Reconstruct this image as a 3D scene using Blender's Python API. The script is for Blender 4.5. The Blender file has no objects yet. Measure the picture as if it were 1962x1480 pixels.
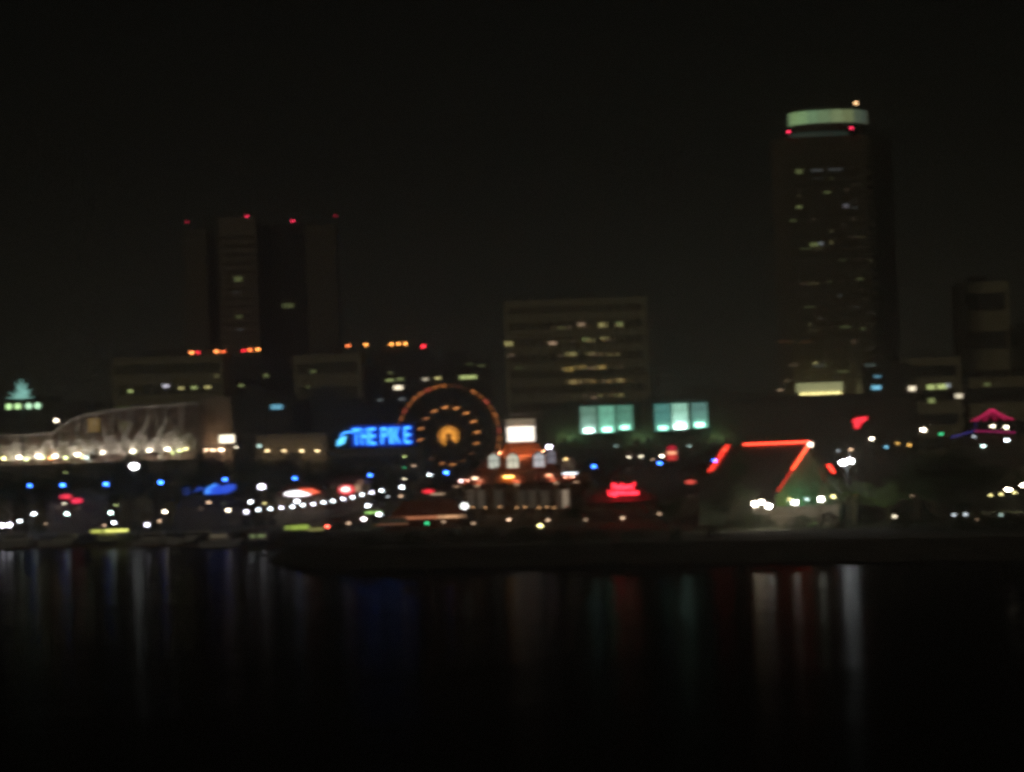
import bpy, math, random
from mathutils import Vector, Matrix
R = math.radians
PI = math.pi
random.seed(7)
SC = bpy.context.scene
COL = SC.collection

# ------------------------------------------------------------------ camera
F = 6074.0                     # focal length in photograph pixels (1962 wide)
CAMZ = 15.0
TH, RHO = R(1.508), R(2.0)     # pitch up, roll
fwd = Vector((0, math.cos(TH), math.sin(TH)))
up0 = Vector((0, -math.sin(TH), math.cos(TH)))
rt0 = Vector((1, 0, 0))
rt = rt0*math.cos(RHO) - up0*math.sin(RHO)
up = rt0*math.sin(RHO) + up0*math.cos(RHO)
cam_d = bpy.data.cameras.new("camera")
cam = bpy.data.objects.new("camera", cam_d)
COL.objects.link(cam)
cam.matrix_world = Matrix(((rt.x, up.x, -fwd.x, 0), (rt.y, up.y, -fwd.y, 0), (rt.z, up.z, -fwd.z, CAMZ), (0, 0, 0, 1)))
cam_d.sensor_width = 36
cam_d.lens = F/1962*36
cam_d.clip_start, cam_d.clip_end = 0.5, 60000
cam_d.dof.use_dof = True        # hand-held compact camera focused short of the far shore
cam_d.dof.focus_distance = 20.0
cam_d.dof.aperture_fstop = 8.0
cam_d.dof.aperture_ratio = 0.43
SC.camera = cam
SC.cycles.filter_width = 3.5
SC.cycles.use_denoising = True
SC.cycles.denoiser = 'OPENIMAGEDENOISE'
SC.cycles.denoising_input_passes = 'RGB'
SC.cycles.max_bounces = 4
SC.cycles.diffuse_bounces = 2
SC.cycles.glossy_bounces = 2
SC.cycles.volume_bounces = 0
SC.cycles.sample_clamp_indirect = 1.0
SC.cycles.use_light_tree = True

def P(px, py, d):
    """point at forward distance d that the photograph shows at pixel (px, py)"""
    v = fwd + rt*((px-981)/F) + up*((740-py)/F)
    t = d/v.y
    return Vector((v.x*t, d, CAMZ + v.z*t))
def XW(px, py, d): return P(px, py, d).x
def ZW(px, py, d): return P(px, py, d).z

# ------------------------------------------------------------------ world, fill for moon and city glow
world = bpy.data.worlds.new("World")
SC.world = world
world.use_nodes = True
SUN_EL, SUN_AZ = R(24), R(216)
nt = world.node_tree
nt.nodes.clear()
def N(t, **kw):
    n = nt.nodes.new(t)
    for k, v in kw.items(): setattr(n, k, v)
    return n
wo = N('ShaderNodeOutputWorld'); bg1 = N('ShaderNodeBackground'); bg2 = N('ShaderNodeBackground'); ad = N('ShaderNodeAddShader')
sky = N('ShaderNodeTexSky', sky_type='NISHITA', sun_disc=False, sun_elevation=SUN_EL, sun_rotation=SUN_AZ)
tc = N('ShaderNodeTexCoord'); sp = N('ShaderNodeSeparateXYZ'); cr = N('ShaderNodeValToRGB')
nt.links.new(sky.outputs[0], bg1.inputs[0]); bg1.inputs[1].default_value = 0.00008
nt.links.new(tc.outputs['Generated'], sp.inputs[0]); nt.links.new(sp.outputs['Z'], cr.inputs[0])
E = cr.color_ramp.elements
E[0].position = 0.0; E[0].color = (.0100, .0092, .0062, 1)
E[1].position = 1.0; E[1].color = (.0008, .0008, .0006, 1)
for p_, c_ in ((.03, (.0088, .0082, .0055, 1)), (.065, (.0050, .0048, .0032, 1)), (.10, (.0020, .0021, .0014, 1)), (.145, (.0008, .0009, .0006, 1))):
    e = E.new(p_); e.color = c_
nt.links.new(cr.outputs[0], bg2.inputs[0]); bg2.inputs[1].default_value = 1.0
nt.links.new(bg1.outputs[0], ad.inputs[0]); nt.links.new(bg2.outputs[0], ad.inputs[1]); nt.links.new(ad.outputs[0], wo.inputs[0])
sun_d = bpy.data.lights.new("moon_city_fill", 'SUN')
sun_d.energy = 0.115; sun_d.angle = R(6); sun_d.color = (1.0, .86, .60)  # dim fill added for moon and city glow on the facades
sun = bpy.data.objects.new("moon_city_fill", sun_d)
COL.objects.link(sun)
sdir = Vector((math.sin(SUN_AZ)*math.cos(SUN_EL), math.cos(SUN_AZ)*math.cos(SUN_EL), math.sin(SUN_EL)))  # toward that fill light
sun.rotation_euler = sdir.to_track_quat('Z', 'Y').to_euler()
SC.view_settings.view_transform = 'Standard'
SC.view_settings.look = 'None'
SC.view_settings.exposure = 0.3
SC.view_settings.gamma = 1.0
SC.render.dither_intensity = 2.0

# ------------------------------------------------------------------ materials
MC = {}
def mat(name, col, rough=.75, noise=.25, scale=.3, metal=0.0, bump=0.0):
    if name in MC: return MC[name]
    m = bpy.data.materials.new(name); m.use_nodes = True; t = m.node_tree
    b = t.nodes['Principled BSDF']; b.inputs['Roughness'].default_value = rough; b.inputs['Metallic'].default_value = metal
    co = t.nodes.new('ShaderNodeTexCoord'); nz = t.nodes.new('ShaderNodeTexNoise'); nz.inputs['Scale'].default_value = scale; nz.inputs['Detail'].default_value = 6
    t.links.new(co.outputs['Object'], nz.inputs['Vector'])
    r = t.nodes.new('ShaderNodeValToRGB')
    r.color_ramp.elements[0].position = .3; r.color_ramp.elements[1].position = .7
    r.color_ramp.elements[0].color = tuple(c*(1-noise) for c in col)+(1,)
    r.color_ramp.elements[1].color = tuple(min(1, c*(1+noise)) for c in col)+(1,)
    t.links.new(nz.outputs[0], r.inputs[0]); t.links.new(r.outputs[0], b.inputs['Base Color'])
    if bump:
        bp = t.nodes.new('ShaderNodeBump'); bp.inputs['Strength'].default_value = bump
        t.links.new(nz.outputs[0], bp.inputs['Height']); t.links.new(bp.outputs[0], b.inputs['Normal'])
    MC[name] = m
    return m
def glow(col, L):
    L = round(float('%.3g' % L), 4)
    k = ('glow', tuple(col), L)
    if k in MC: return MC[k]
    m = bpy.data.materials.new("glow"); m.use_nodes = True
    b = m.node_tree.nodes['Principled BSDF']
    b.inputs['Base Color'].default_value = (.3, .3, .3, 1); b.inputs['Roughness'].default_value = .4
    b.inputs['Emission Color'].default_value = tuple(col)+(1,); b.inputs['Emission Strength'].default_value = L
    MC[k] = m
    return m
M_concrete = mat('concrete', (.34, .31, .26), .85, .15)
M_cream = mat('cream_stucco', (.44, .38, .30), .85, .12)
M_olive = mat('olive_stone', (.60, .56, .38), .85, .15)
M_brown = mat('brown_stone', (.20, .17, .125), .85, .15)
M_dark = mat('dark_cladding', (.10, .10, .09), .6, .2)
M_glass = mat('dark_glass', (.07, .075, .07), .35, .2)
M_roofd = mat('roofing', (.10, .10, .09), .9, .2)
M_metal = mat('painted_metal', (.16, .17, .17), .45, .15, 2.0, .6)
M_white = mat('white_paint', (.74, .74, .72), .5, .06)
M_redroof = mat('red_shingle', (.40, .13, .07), .8, .2, 1.5)
M_teal = mat('teal_wall', (.46, .62, .54), .7, .12, .8)
M_trunk = mat('bark', (.12, .09, .06), .9, .3, 3)
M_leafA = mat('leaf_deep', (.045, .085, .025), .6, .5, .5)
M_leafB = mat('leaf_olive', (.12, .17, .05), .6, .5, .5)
M_palm = mat('palm_leaf', (.06, .10, .03), .55, .4, .7)
M_wood = mat('timber', (.20, .13, .08), .7, .3, 2)
M_hull = mat('white_hull', (.62, .63, .64), .3, .06)
M_hullb = mat('navy_hull', (.05, .06, .09), .3, .1)
M_rock = mat('rock', (.045, .043, .036), .9, .4, .5, 0, .6)
M_grass = mat('grass', (.055, .070, .028), .9, .45, .08)
M_pave = mat('paving', (.36, .34, .31), .85, .2, .15)
M_asph = mat('asphalt', (.05, .05, .05), .85, .3, .15)
M_canvas = mat('canvas', (.5, .5, .46), .8, .1)

WARM = (1.0, .74, .40); CREAM = (1.0, .86, .62); COOL = (.86, .95, 1.0); MINT = (.70, 1.0, .90); BLUE = (.025, .13, 1.0)
RED = (1.0, .025, .045); ORANGE = (1.0, .30, .05); YEL = (1.0, .88, .34); OLV = (.80, .95, .34); TEAL = (.20, 1.0, .72); VIO = (.88, .84, 1.0)
GRN = (.05, .9, .35); TAN = (1.0, .66, .42); SKYB = (.25, .72, 1.0)

# ------------------------------------------------------------------ mesh helpers
class MB:
    def __init__(s): s.v = []; s.f = []
    def add(s, vs, fs):
        n = len(s.v); s.v += [tuple(q) for q in vs]; s.f += [tuple(i+n for i in f) for f in fs]; return s
    def box(s, x0, y0, z0, x1, y1, z1):
        return s.add([(x0,y0,z0),(x1,y0,z0),(x1,y1,z0),(x0,y1,z0),(x0,y0,z1),(x1,y0,z1),(x1,y1,z1),(x0,y1,z1)],
                     [(3,2,1,0),(4,5,6,7),(0,1,5,4),(1,2,6,5),(2,3,7,6),(3,0,4,7)])
    def prism(s, pts, z0, z1, scale=1.0, c=None):
        n = len(pts)
        if c is None: c = (sum(p[0] for p in pts)/n, sum(p[1] for p in pts)/n)
        top = [(c[0]+(p[0]-c[0])*scale, c[1]+(p[1]-c[1])*scale, z1) for p in pts]
        return s.add([(p[0], p[1], z0) for p in pts]+top, [tuple(range(n-1, -1, -1)), tuple(range(n, 2*n))]+[(i, (i+1) % n, (i+1) % n+n, i+n) for i in range(n)])
    def lathe(s, prof, n=12, c=(0, 0, 0), ph=0.0, sx=1, sy=1):
        vs = []; fs = []
        for r, z in prof:
            for i in range(n):
                a = ph+2*PI*i/n; vs.append((c[0]+r*sx*math.cos(a), c[1]+r*sy*math.sin(a), c[2]+z))
        for k in range(len(prof)-1):
            for i in range(n):
                j = (i+1) % n; fs.append((k*n+i, k*n+j, (k+1)*n+j, (k+1)*n+i))
        fs.append(tuple(range(n-1, -1, -1))); m = (len(prof)-1)*n; fs.append(tuple(range(m, m+n)))
        return s.add(vs, fs)
    def tube(s, pts, rads, n=6):
        if not hasattr(rads, '__len__'): rads = [rads]*len(pts)
        pts = [Vector(p) for p in pts]; vs = []; fs = []
        for i, p in enumerate(pts):
            t = (pts[min(i+1, len(pts)-1)]-pts[max(i-1, 0)]).normalized()
            a = t.cross(Vector((0, 1, 0)) if abs(t.y) < .8 else Vector((1, 0, 0))).normalized(); b = t.cross(a)
            for k in range(n):
                w = 2*PI*k/n; vs.append(p+(a*math.cos(w)+b*math.sin(w))*rads[i])
        for i in range(len(pts)-1):
            for k in range(n):
                j = (k+1) % n; fs.append((i*n+k, i*n+j, (i+1)*n+j, (i+1)*n+k))
        fs.append(tuple(range(n-1, -1, -1))); m = (len(pts)-1)*n; fs.append(tuple(range(m, m+n)))
        return s.add(vs, fs)
    def ball(s, c, r, n=10, sq=1.0):
        k = 6
        return s.lathe([(max(.02*r, r*math.sin(PI*i/k)), -r*sq*math.cos(PI*i/k)) for i in range(k+1)], n, c)
    def poly(s, pts, y0, y1):
        """outline in x,z extruded in y"""
        n = len(pts)
        return s.add([(p[0], y0, p[1]) for p in pts]+[(p[0], y1, p[1]) for p in pts], [tuple(range(n)), tuple(range(2*n-1, n-1, -1))]+[(i, i+n, (i+1) % n+n, (i+1) % n) for i in range(n)])
    def build(s, name, m, parent=None, off=None, label=None):
        me = bpy.data.meshes.new(name)
        vs = s.v if off is None else [(a-off[0], b-off[1], c-off[2]) for a, b, c in s.v]
        me.from_pydata(vs, [], s.f); me.update(); me.materials.append(m)
        o = bpy.data.objects.new(name, me); COL.objects.link(o)
        if parent: o.parent = parent
        if label: o['label'] = label
        return o

ORI = {}
def thing(name, label, cat, loc, group=None):
    o = bpy.data.objects.new(name, None); COL.objects.link(o); o.location = loc; o.empty_display_size = 1
    o['label'] = label; o['category'] = cat
    if group: o['group'] = group
    ORI[o] = Vector(loc)
    return o
def part(mb, name, m, t, label=None, sub=None):
    """mesh given in world coordinates, parented to thing t (or to its part sub)"""
    return mb.build(name, m, sub if sub else t, ORI[t], label)
def struct(mb, name, m, kind='structure'):
    o = mb.build(name, m); o['kind'] = kind
    return o
def blurL(B, area_m2, d):
    a = area_m2*(3170/d)**2
    return B*max(1.0, 26.0/max(a, .01))

GZ = 3.0   # level of the land

# ------------------------------------------------------------------ water and land
def ripple():
    m = bpy.data.materials.new('water'); m.use_nodes = True; t = m.node_tree; t.nodes.clear()
    A = lambda k, **kw: [setattr(n_, a, b) for n_ in [t.nodes.new(k)] for a, b in (list(kw.items()) or [('label', '')])] and t.nodes[-1]
    out = A('ShaderNodeOutputMaterial'); gl = A('ShaderNodeBsdfGlossy'); di = A('ShaderNodeBsdfDiffuse'); mx = A('ShaderNodeAddShader')
    fr = A('ShaderNodeFresnel'); pw = A('ShaderNodeMath', operation='POWER'); ml = A('ShaderNodeMath', operation='MULTIPLY'); cc_ = A('ShaderNodeCombineColor')
    di.inputs['Color'].default_value = (.020, .020, .017, 1); gl.inputs['Roughness'].default_value = .18
    fr.inputs['IOR'].default_value = 1.333; pw.inputs[1].default_value = 6.5; ml.inputs[1].default_value = .30
    co = A('ShaderNodeTexCoord'); mp = A('ShaderNodeMapping'); mp.inputs['Scale'].default_value = (.30, .16, 1)
    n1 = A('ShaderNodeTexNoise'); n1.inputs['Scale'].default_value = 1.0; n1.inputs['Detail'].default_value = 4
    n2 = A('ShaderNodeTexNoise'); n2.inputs['Scale'].default_value = .12; n2.inputs['Detail'].default_value = 3
    L = t.links.new
    L(co.outputs['Object'], mp.inputs[0]); L(mp.outputs[0], n1.inputs['Vector']); L(mp.outputs[0], n2.inputs['Vector'])
    b1 = A('ShaderNodeBump'); b1.inputs['Strength'].default_value = .08; b1.inputs['Distance'].default_value = .3
    b2 = A('ShaderNodeBump'); b2.inputs['Strength'].default_value = .45; b2.inputs['Distance'].default_value = 1.0
    L(n1.outputs[0], b1.inputs['Height']); L(n2.outputs[0], b2.inputs['Height']); L(b2.outputs[0], b1.inputs['Normal']); L(b1.outputs[0], gl.inputs['Normal'])
    L(fr.outputs[0], pw.inputs[0]); L(pw.outputs[0], ml.inputs[0])
    for q in range(3): L(ml.outputs[0], cc_.inputs[q])
    L(cc_.outputs[0], gl.inputs['Color']); L(gl.outputs[0], mx.inputs[0]); L(di.outputs[0], mx.inputs[1]); L(mx.outputs[0], out.inputs[0])
    return m
w = MB(); w.add([(-4000, -600, 0), (4000, -600, 0), (4000, 900, 0), (-4000, 900, 0)], [(0, 1, 2, 3)])
struct(w, 'water', ripple())
# shoreline (left to right): px, distance of the top edge of the bank
shore = [(-2600, 900), (-600, 830), (-100, 800), (150, 764), (300, 747), (450, 716), (585, 690), (640, 672), (618, 640), (590, 600), (572, 572), (600, 545), (680, 520), (770, 503), (900, 500), (1000, 495), (1150, 493), (1300, 488), (1450, 480), (1600, 470), (1750, 460), (1962, 445), (2400, 425), (4200, 380)]
sp_ = [(XW(px, 900, d), d) for px, d in shore]
n = len(sp_)
land = MB(); far = 42000
land.add([(x, y, GZ) for x, y in sp_]+[(x*1.0, far, GZ) for x, y in [(-26000, 0), (26000, 0)]], [tuple(list(range(n))+[n+1, n])])
struct(land, 'ground', M_grass)
# sloping rock bank along the shore
rk = MB(); segs = []
for i in range(n-1):
    (xa, ya), (xb, yb) = sp_[i], sp_[i+1]
    L = math.hypot(xb-xa, yb-ya); k = max(2, min(60, int(L/3.0)))
    for j in range(k): segs.append((xa+(xb-xa)*j/k, ya+(yb-ya)*j/k, (yb-ya)/L, -(xb-xa)/L))
vs = []; rows = 5
for (x, y, nx, ny) in segs:
    for r_ in range(rows):
        u = r_/(rows-1)
        out = u*7.0
        vs.append((x+nx*out+random.uniform(-.7, .7)*(r_ > 0), y+ny*out+random.uniform(-.7, .7)*(r_ > 0), GZ-(GZ+.6)*u+random.uniform(-.35, .5)*(0 < r_ < rows-1)+(0.004 if r_ == 0 else 0)))
fs = [(i*rows+r_, i*rows+r_+1, (i+1)*rows+r_+1, (i+1)*rows+r_) for i in range(len(segs)-1) for r_ in range(rows-1)]
rk.add(vs, fs)
struct(rk, 'rocks', M_rock, 'stuff')
# waterfront promenade and the road behind it
def strip(name, pts, wd, z, m):
    mb = MB(); vs = []
    for i, (x, y) in enumerate(pts):
        a = pts[max(i-1, 0)]; b = pts[min(i+1, len(pts)-1)]; L = math.hypot(b[0]-a[0], b[1]-a[1])
        nx, ny = -(b[1]-a[1])/L*wd/2, (b[0]-a[0])/L*wd/2
        vs += [(x+nx, y+ny, z), (x-nx, y-ny, z)]
    mb.add(vs, [(2*i, 2*i+1, 2*i+3, 2*i+2) for i in range(len(pts)-1)])
    return struct(mb, name, m)
strip('path', [(XW(px, 900, d+9), d+9) for px, d in shore[1:7]], 9, GZ+.004, M_pave)
strip('path', [(XW(px, 900, d+13), d+13) for px, d in shore[12:22]], 5, GZ+.004, M_pave)
strip('road', [(XW(px, 900, d), d) for px, d in ((-900, 905), (200, 880), (800, 865), (1400, 850), (2500, 820))], 16, GZ+.008, M_asph)

# ------------------------------------------------------------------ lamps
LG = {}
def lamp(px, py, d, col, B, label, kind='post', r=.34, group=None):
    p = P(px, py, d)
    name = {'post': 'street_lamp', 'globe': 'promenade_lamp', 'mast': 'mast_light', 'flood': 'floodlight_pole'}[kind]
    t = thing(name, label, {'post': 'street lamp', 'globe': 'lamp post', 'mast': 'mast light', 'flood': 'floodlight'}[kind], (p.x, p.y, GZ), group)
    h = p.z-GZ
    po = MB()
    if kind == 'globe':
        po.lathe([(.16, 0), (.16, .5), (.075, .7), (.06, h-r*1.0), (.13, h-r*.9)], 8, (p.x, p.y, GZ)); part(po, 'pole', M_metal, t)
        g = MB(); g.ball(p, r, 10); part(g, 'globe', glow(col, blurL(B, PI*r*r, d)), t)
        c = MB(); c.lathe([(r*.5, r*.92), (r*.3, r*1.12), (.03, r*1.2)], 8, p); part(c, 'cap', M_metal, t)
    elif kind == 'post':
        po.lathe([(.18, 0), (.18, .6), (.10, .8), (.06, h+.5)], 8, (p.x+.9, p.y, GZ)); part(po, 'pole', M_metal, t)
        a = MB(); a.tube([(p.x+.9, p.y, p.z+.45), (p.x+.4, p.y, p.z+.62), (p.x, p.y, p.z+r*.7)], .05, 6); part(a, 'arm', M_metal, t)
        g = MB(); g.lathe([(r*.3, -r*.6), (r*.85, -r*.35), (r*1.1, .0), (r*.95, r*.3), (r*.3, r*.55)], 10, p); part(g, 'lantern', glow(col, blurL(B, PI*r*r*.8, d)), t)
        c = MB(); c.lathe([(r*1.2, r*.32), (r*1.0, r*.5), (r*.2, r*.8)], 10, p); part(c, 'hood', M_metal, t)
    elif kind == 'mast':
        po.lathe([(.28, 0), (.28, .9), (.16, 1.1), (.08, h-.2)], 8, (p.x, p.y, GZ)); part(po, 'pole', M_metal, t)
        br = MB(); br.box(p.x-.9, p.y-.06, p.z-.28, p.x+.9, p.y+.06, p.z-.18); part(br, 'bracket', M_metal, t)
        g = MB(); g.ball(p, r, 10, .8); part(g, 'lamp', glow(col, blurL(B, PI*r*r, d)), t)
    else:
        po.lathe([(.28, 0), (.28, .9), (.16, 1.1), (.10, h+.3)], 8, (p.x, p.y+.5, GZ)); part(po, 'pole', M_metal, t)
        br = MB(); br.box(p.x-1.3, p.y+.3, p.z-.1, p.x+1.3, p.y+.42, p.z+.05); part(br, 'crossbar', M_metal, t)
        for sx in (-1, 1):
            g = MB(); g.lathe([(.12, -.40), (.38, -.22), (.46, .06), (.34, .30), (.10, .38)], 10, (p.x+sx*.62, p.y, p.z+sx*.12)); part(g, 'lamp_head', glow(col, 90), t)
    return t

# ------------------------------------------------------------------ buildings
def bld(name, label, px0, px1, ytop, d, depth=28, m=M_concrete, storeys=8, band=True, plan=None, group=None, bay=True, win=(), lights=(), pent=True, bandm=None, cat='building', piers=0):
    pm = (px0+px1)/2
    zt = ZW(pm, ytop, d); x0, x1 = XW(px0, ytop+40, d), XW(px1, ytop+40, d)
    t = thing(name, label, cat, ((x0+x1)/2, d, GZ), group)
    if plan is None: plan = [(x0, d), (x1, d), (x1, d+depth), (x0, d+depth)]
    b = MB(); b.prism(plan, GZ-.5, zt); part(b, 'wall', m, t)
    cx = sum(q[0] for q in plan)/len(plan); cy = sum(q[1] for q in plan)/len(plan)
    pr = MB(); pr.prism([(cx+(q[0]-cx)*1.012, cy+(q[1]-cy)*1.012) for q in plan], zt+.003, zt+1.0); part(pr, 'parapet', m, t)
    if pent:
        q = MB(); wd = x1-x0
        q.box(x0+wd*.3, d+depth*.35, zt+1.0, x0+wd*.62, d+depth*.8, zt+4.2); part(q, 'plant_room', M_roofd, t)
    sh = (zt-GZ-2)/storeys
    if band:
        for k in range(storeys):
            z0 = GZ+2+k*sh+sh*.32; mb = MB()
            e = 1.6
            mb.box(x0+e, d-.06, z0, x1-e, d+.4, z0+sh*.45); part(mb, 'window_band', bandm or M_glass, t)
        if piers:
            mb = MB()
            for k in range(piers+1):
                x = x0+e+(x1-x0-2*e)*k/piers; mb.box(x-.35, d-.35, GZ, x+.35, d-.063, zt-1)
            part(mb, 'piers', m, t)
    elif band is None: pass
    for wdef in win:
        wx, wy, ww, wh, c, B = wdef; B *= 1.45
        p = P(wx, wy, d); s = d/F
        mb = MB(); mb.box(p.x-ww*s/2, d-.16, p.z-wh*s/2, p.x+ww*s/2, d-.062, p.z+wh*s/2)
        part(mb, 'window', glow(c, B), t)
    for ldef in lights:
        lx, ly, c, B, r_ = ldef
        p = P(lx, ly, d+1.0)
        mb = MB(); mb.ball(p, r_, 8)
        o = part(mb, 'warning_light', glow(c, blurL(B, PI*r_*r_, d)), t)
        st = MB(); st.tube([(p.x, p.y, zt+.5), (p.x, p.y, max(p.z-r_, zt+.6))], .12, 6); part(st, 'bracket', M_metal, t, sub=None)
    return t, x0, x1, zt

M_band2 = mat('olive_glass', (.22, .22, .13), .4, .3)
# --- far skyline, left
bld('office_block', 'low olive office block behind the lattice hall, a row of four small lit windows', 214, 428, 688, 1300, 30, M_olive, 7, bandm=M_band2, win=[
    (250, 750, 9, 5, OLV, .55), (318, 740, 11, 6, VIO, .8), (347, 744, 10, 5, YEL, .5), (372, 743, 10, 5, OLV, .5), (398, 742, 11, 5, YEL, .55), (415, 721, 9, 7, YEL, .07), (328, 783, 22, 4, ORANGE, .22), (240, 783, 26, 8, OLV, .05)])
bld('office_block', 'dark block with a dotted line of red and orange roof lights below the tall tower', 325, 512, 690, 1345, 25, M_dark, 8, win=[(462, 739, 9, 4, OLV, .28), (510, 720, 9, 6, OLV, .14), (545, 739, 7, 4, TAN, .1), (465, 778, 11, 4, OLV, .12)][:2]+[(470, 778, 11, 4, OLV, .12)],
    lights=[(335, 684, (1, .10, .04), 1.2, .5), (367, 676, (1, .28, .07), 2.8, .6), (379, 676, RED, 1.2, .45), (415, 674, (1, .28, .07), 2.6, .6), (428, 674, (1, .14, .04), 1.3, .45), (467, 672, RED, 1.4, .5), (479, 671, (1, .18, .04), 2.2, .55), (494, 670, (1, .30, .06), 2.6, .55)])
# tall tower, stepped plan
d = 1400
def X(px): return XW(px, 600, d)
M_wing = mat('pale_stone', (.20, .19, .14), .85, .1)
M_band = mat('grey_glass', (.16, .15, .11), .4, .2)
tw = thing('skyscraper', 'tall dim tower at the left with dark vertical recesses and red lights along its top', 'skyscraper', (X(490), d, GZ))
zt = ZW(490, 424, d)
def shaft(a, b, yy, m, depth=26, z=0, nm='shaft'):
    mb = MB(); mb.box(X(a), d+yy, GZ-.5, X(b), d+yy+depth, zt+z); part(mb, nm, m, tw)
shaft(352, 396, 9, M_wing, 20, -2); shaft(396.2, 424, 14, M_glass, 14, -4, 'recess'); shaft(424.2, 495, 0, M_concrete, 34, 2); shaft(495.2, 588, 11, mat('black_glass', (.02, .02, .02), .5, .2), 22, -1, 'recess'); shaft(588.2, 646, 7, M_wing, 22, -2)
for k in range(30):
    z0 = GZ+6+k*(zt-GZ-10)/30; mb = MB(); mb.box(X(428), d-.08, z0, X(491), d+.3, z0+2.0); part(mb, 'window_band', M_band, tw)
for (wx, wy, ww, wh, c, B, yy) in ((456, 535, 15, 10, OLV, .10, 0), (458, 607, 13, 6, OLV, .06, 0), (452, 560, 10, 4, COOL, .02, 0), (460, 632, 14, 5, COOL, .025, 0), (552, 586, 22, 9, OLV, .075, 11)):
    p = P(wx, wy, d+yy); s = d/F; mb = MB(); mb.box(p.x-ww*s/2, d+yy-.2, p.z-wh*s/2, p.x+ww*s/2, d+yy-.09, p.z+wh*s/2); part(mb, 'window', glow(c, B*1.2), tw)
for (lx, ly, B, r_) in ((358, 426, .14, .45), (473, 416, 1.2, .6), (561, 424, .8, .5), (643, 414, .09, .45)):
    p = P(lx, ly, d+10); mb = MB(); mb.ball(p, r_, 8); part(mb, 'warning_light', glow((1, .03, .10), blurL(B, PI*r_*r_, d)), tw)
    mb = MB(); mb.tube([(p.x, p.y, zt-4), (p.x, p.y, p.z-r_)], .15, 6); part(mb, 'mast', M_metal, tw)
bld('office_block', 'mid rise block left of centre with a rounded dim roofline beside the dark tower', 562, 692, 684, 1255, 26, M_olive, 6, bandm=M_band2, win=[(600, 712, 10, 6, OLV, .09), (590, 742, 7, 5, OLV, .05)], lights=[(667, 663, (1, .22, .06), 1.3, .5)])
bld('office_block', 'dark block behind the blue letters topped by orange lights and one red light', 693, 822, 678, 1290, 26, M_dark, 8, win=[(747, 729, 16, 5, OLV, .3), (767, 727, 13, 5, OLV, .2), (763, 743, 16, 8, CREAM, 1.6), (815, 727, 11, 5, CREAM, .55), (728, 767, 9, 5, COOL, .10), (770, 765, 12, 6, COOL, .10), (748, 715, 10, 5, OLV, .07)],
    lights=[(701, 661, (1, .36, .07), 1.9, .55), (750, 660, (1, .36, .07), 1.9, .55), (764, 659, (1, .36, .07), 1.8, .55), (777, 659, (1, .36, .07), 1.9, .55), (811, 664, RED, 2.4, .6)])
bld('office_block', 'shadowy block right behind the ferris wheel with one wide yellow green window', 824, 942, 690, 1270, 26, M_dark, 6, win=[(839, 725, 11, 5, YEL, .6), (897, 723, 32, 7, OLV, .55), (922, 701, 14, 5, OLV, .05), (900, 684+14, 12, 4, OLV, .04)])
bld('office_block', 'dark low block above the bright white box sign with one cyan window', 430, 562, 762, 1180, 24, M_dark, 4, win=[(530, 780, 22, 9, SKYB, .5)])
bld('office_block', 'low dark block behind the blue letters left half', 563, 690, 768, 1190, 24, M_dark, 4)
# --- broad hotel block with yellow windows
W = [(1115, 622, 16, 7, TAN, .22), (1155, 623, 16, 9, YEL, .24), (1187, 621, 12, 8, OLV, .14), (1075, 629, 18, 5, OLV, .04), (975, 659, 14, 9, YEL, .35), (1060, 658, 17, 6, TAN, .32), (1123, 651, 12, 7, OLV, .2), (1158, 648, 15, 5, YEL, .16),
     (978, 681, 12, 6, TAN, .09), (1095, 679, 24, 7, YEL, .2), (1131, 678, 20, 5, YEL, .10), (1175, 680, 26, 6, YEL, .05), (1090, 708, 14, 8, (1, .68, .15), .3), (1114, 704, 26, 7, (1, .68, .2), .14), (1155, 704, 18, 7, (1, .68, .2), .2),
     (1100, 732, 28, 8, (1, .68, .25), .16), (1128, 730, 16, 6, (1, .68, .25), .12), (1162, 731, 11, 5, (1, .68, .25), .14), (1185, 729, 17, 6, (1, .68, .25), .17), (1138, 762, 12, 4, TAN, .12), (1186, 758, 16, 5, YEL, .07), (995, 705, 12, 5, OLV, .04)]
rw = random.Random(31)
for (y_, x0_, x1_) in ((627, 1060, 1200), (654, 1048, 1185), (681, 1072, 1200), (707, 1080, 1200), (733, 1078, 1205), (760, 1100, 1205)):
    x_ = x0_
    while x_ < x1_:
        if rw.random() < .78: W.append((x_, y_-(x_-1100)*.035, rw.choice((5, 6, 9)), rw.choice((4, 6, 7)), rw.choice(((1, .62, .2), (1, .7, .3), YEL, TAN)), rw.choice((.025, .045, .08, .14))))
        x_ += 10
bld('hotel', 'broad flat topped hotel in the centre with rows of dim yellow windows', 966, 1241, 578, 1200, 34, M_olive, 12, win=W, piers=14, bandm=mat('tinted_glass', (.22, .19, .12), .4, .5, .15))
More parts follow.
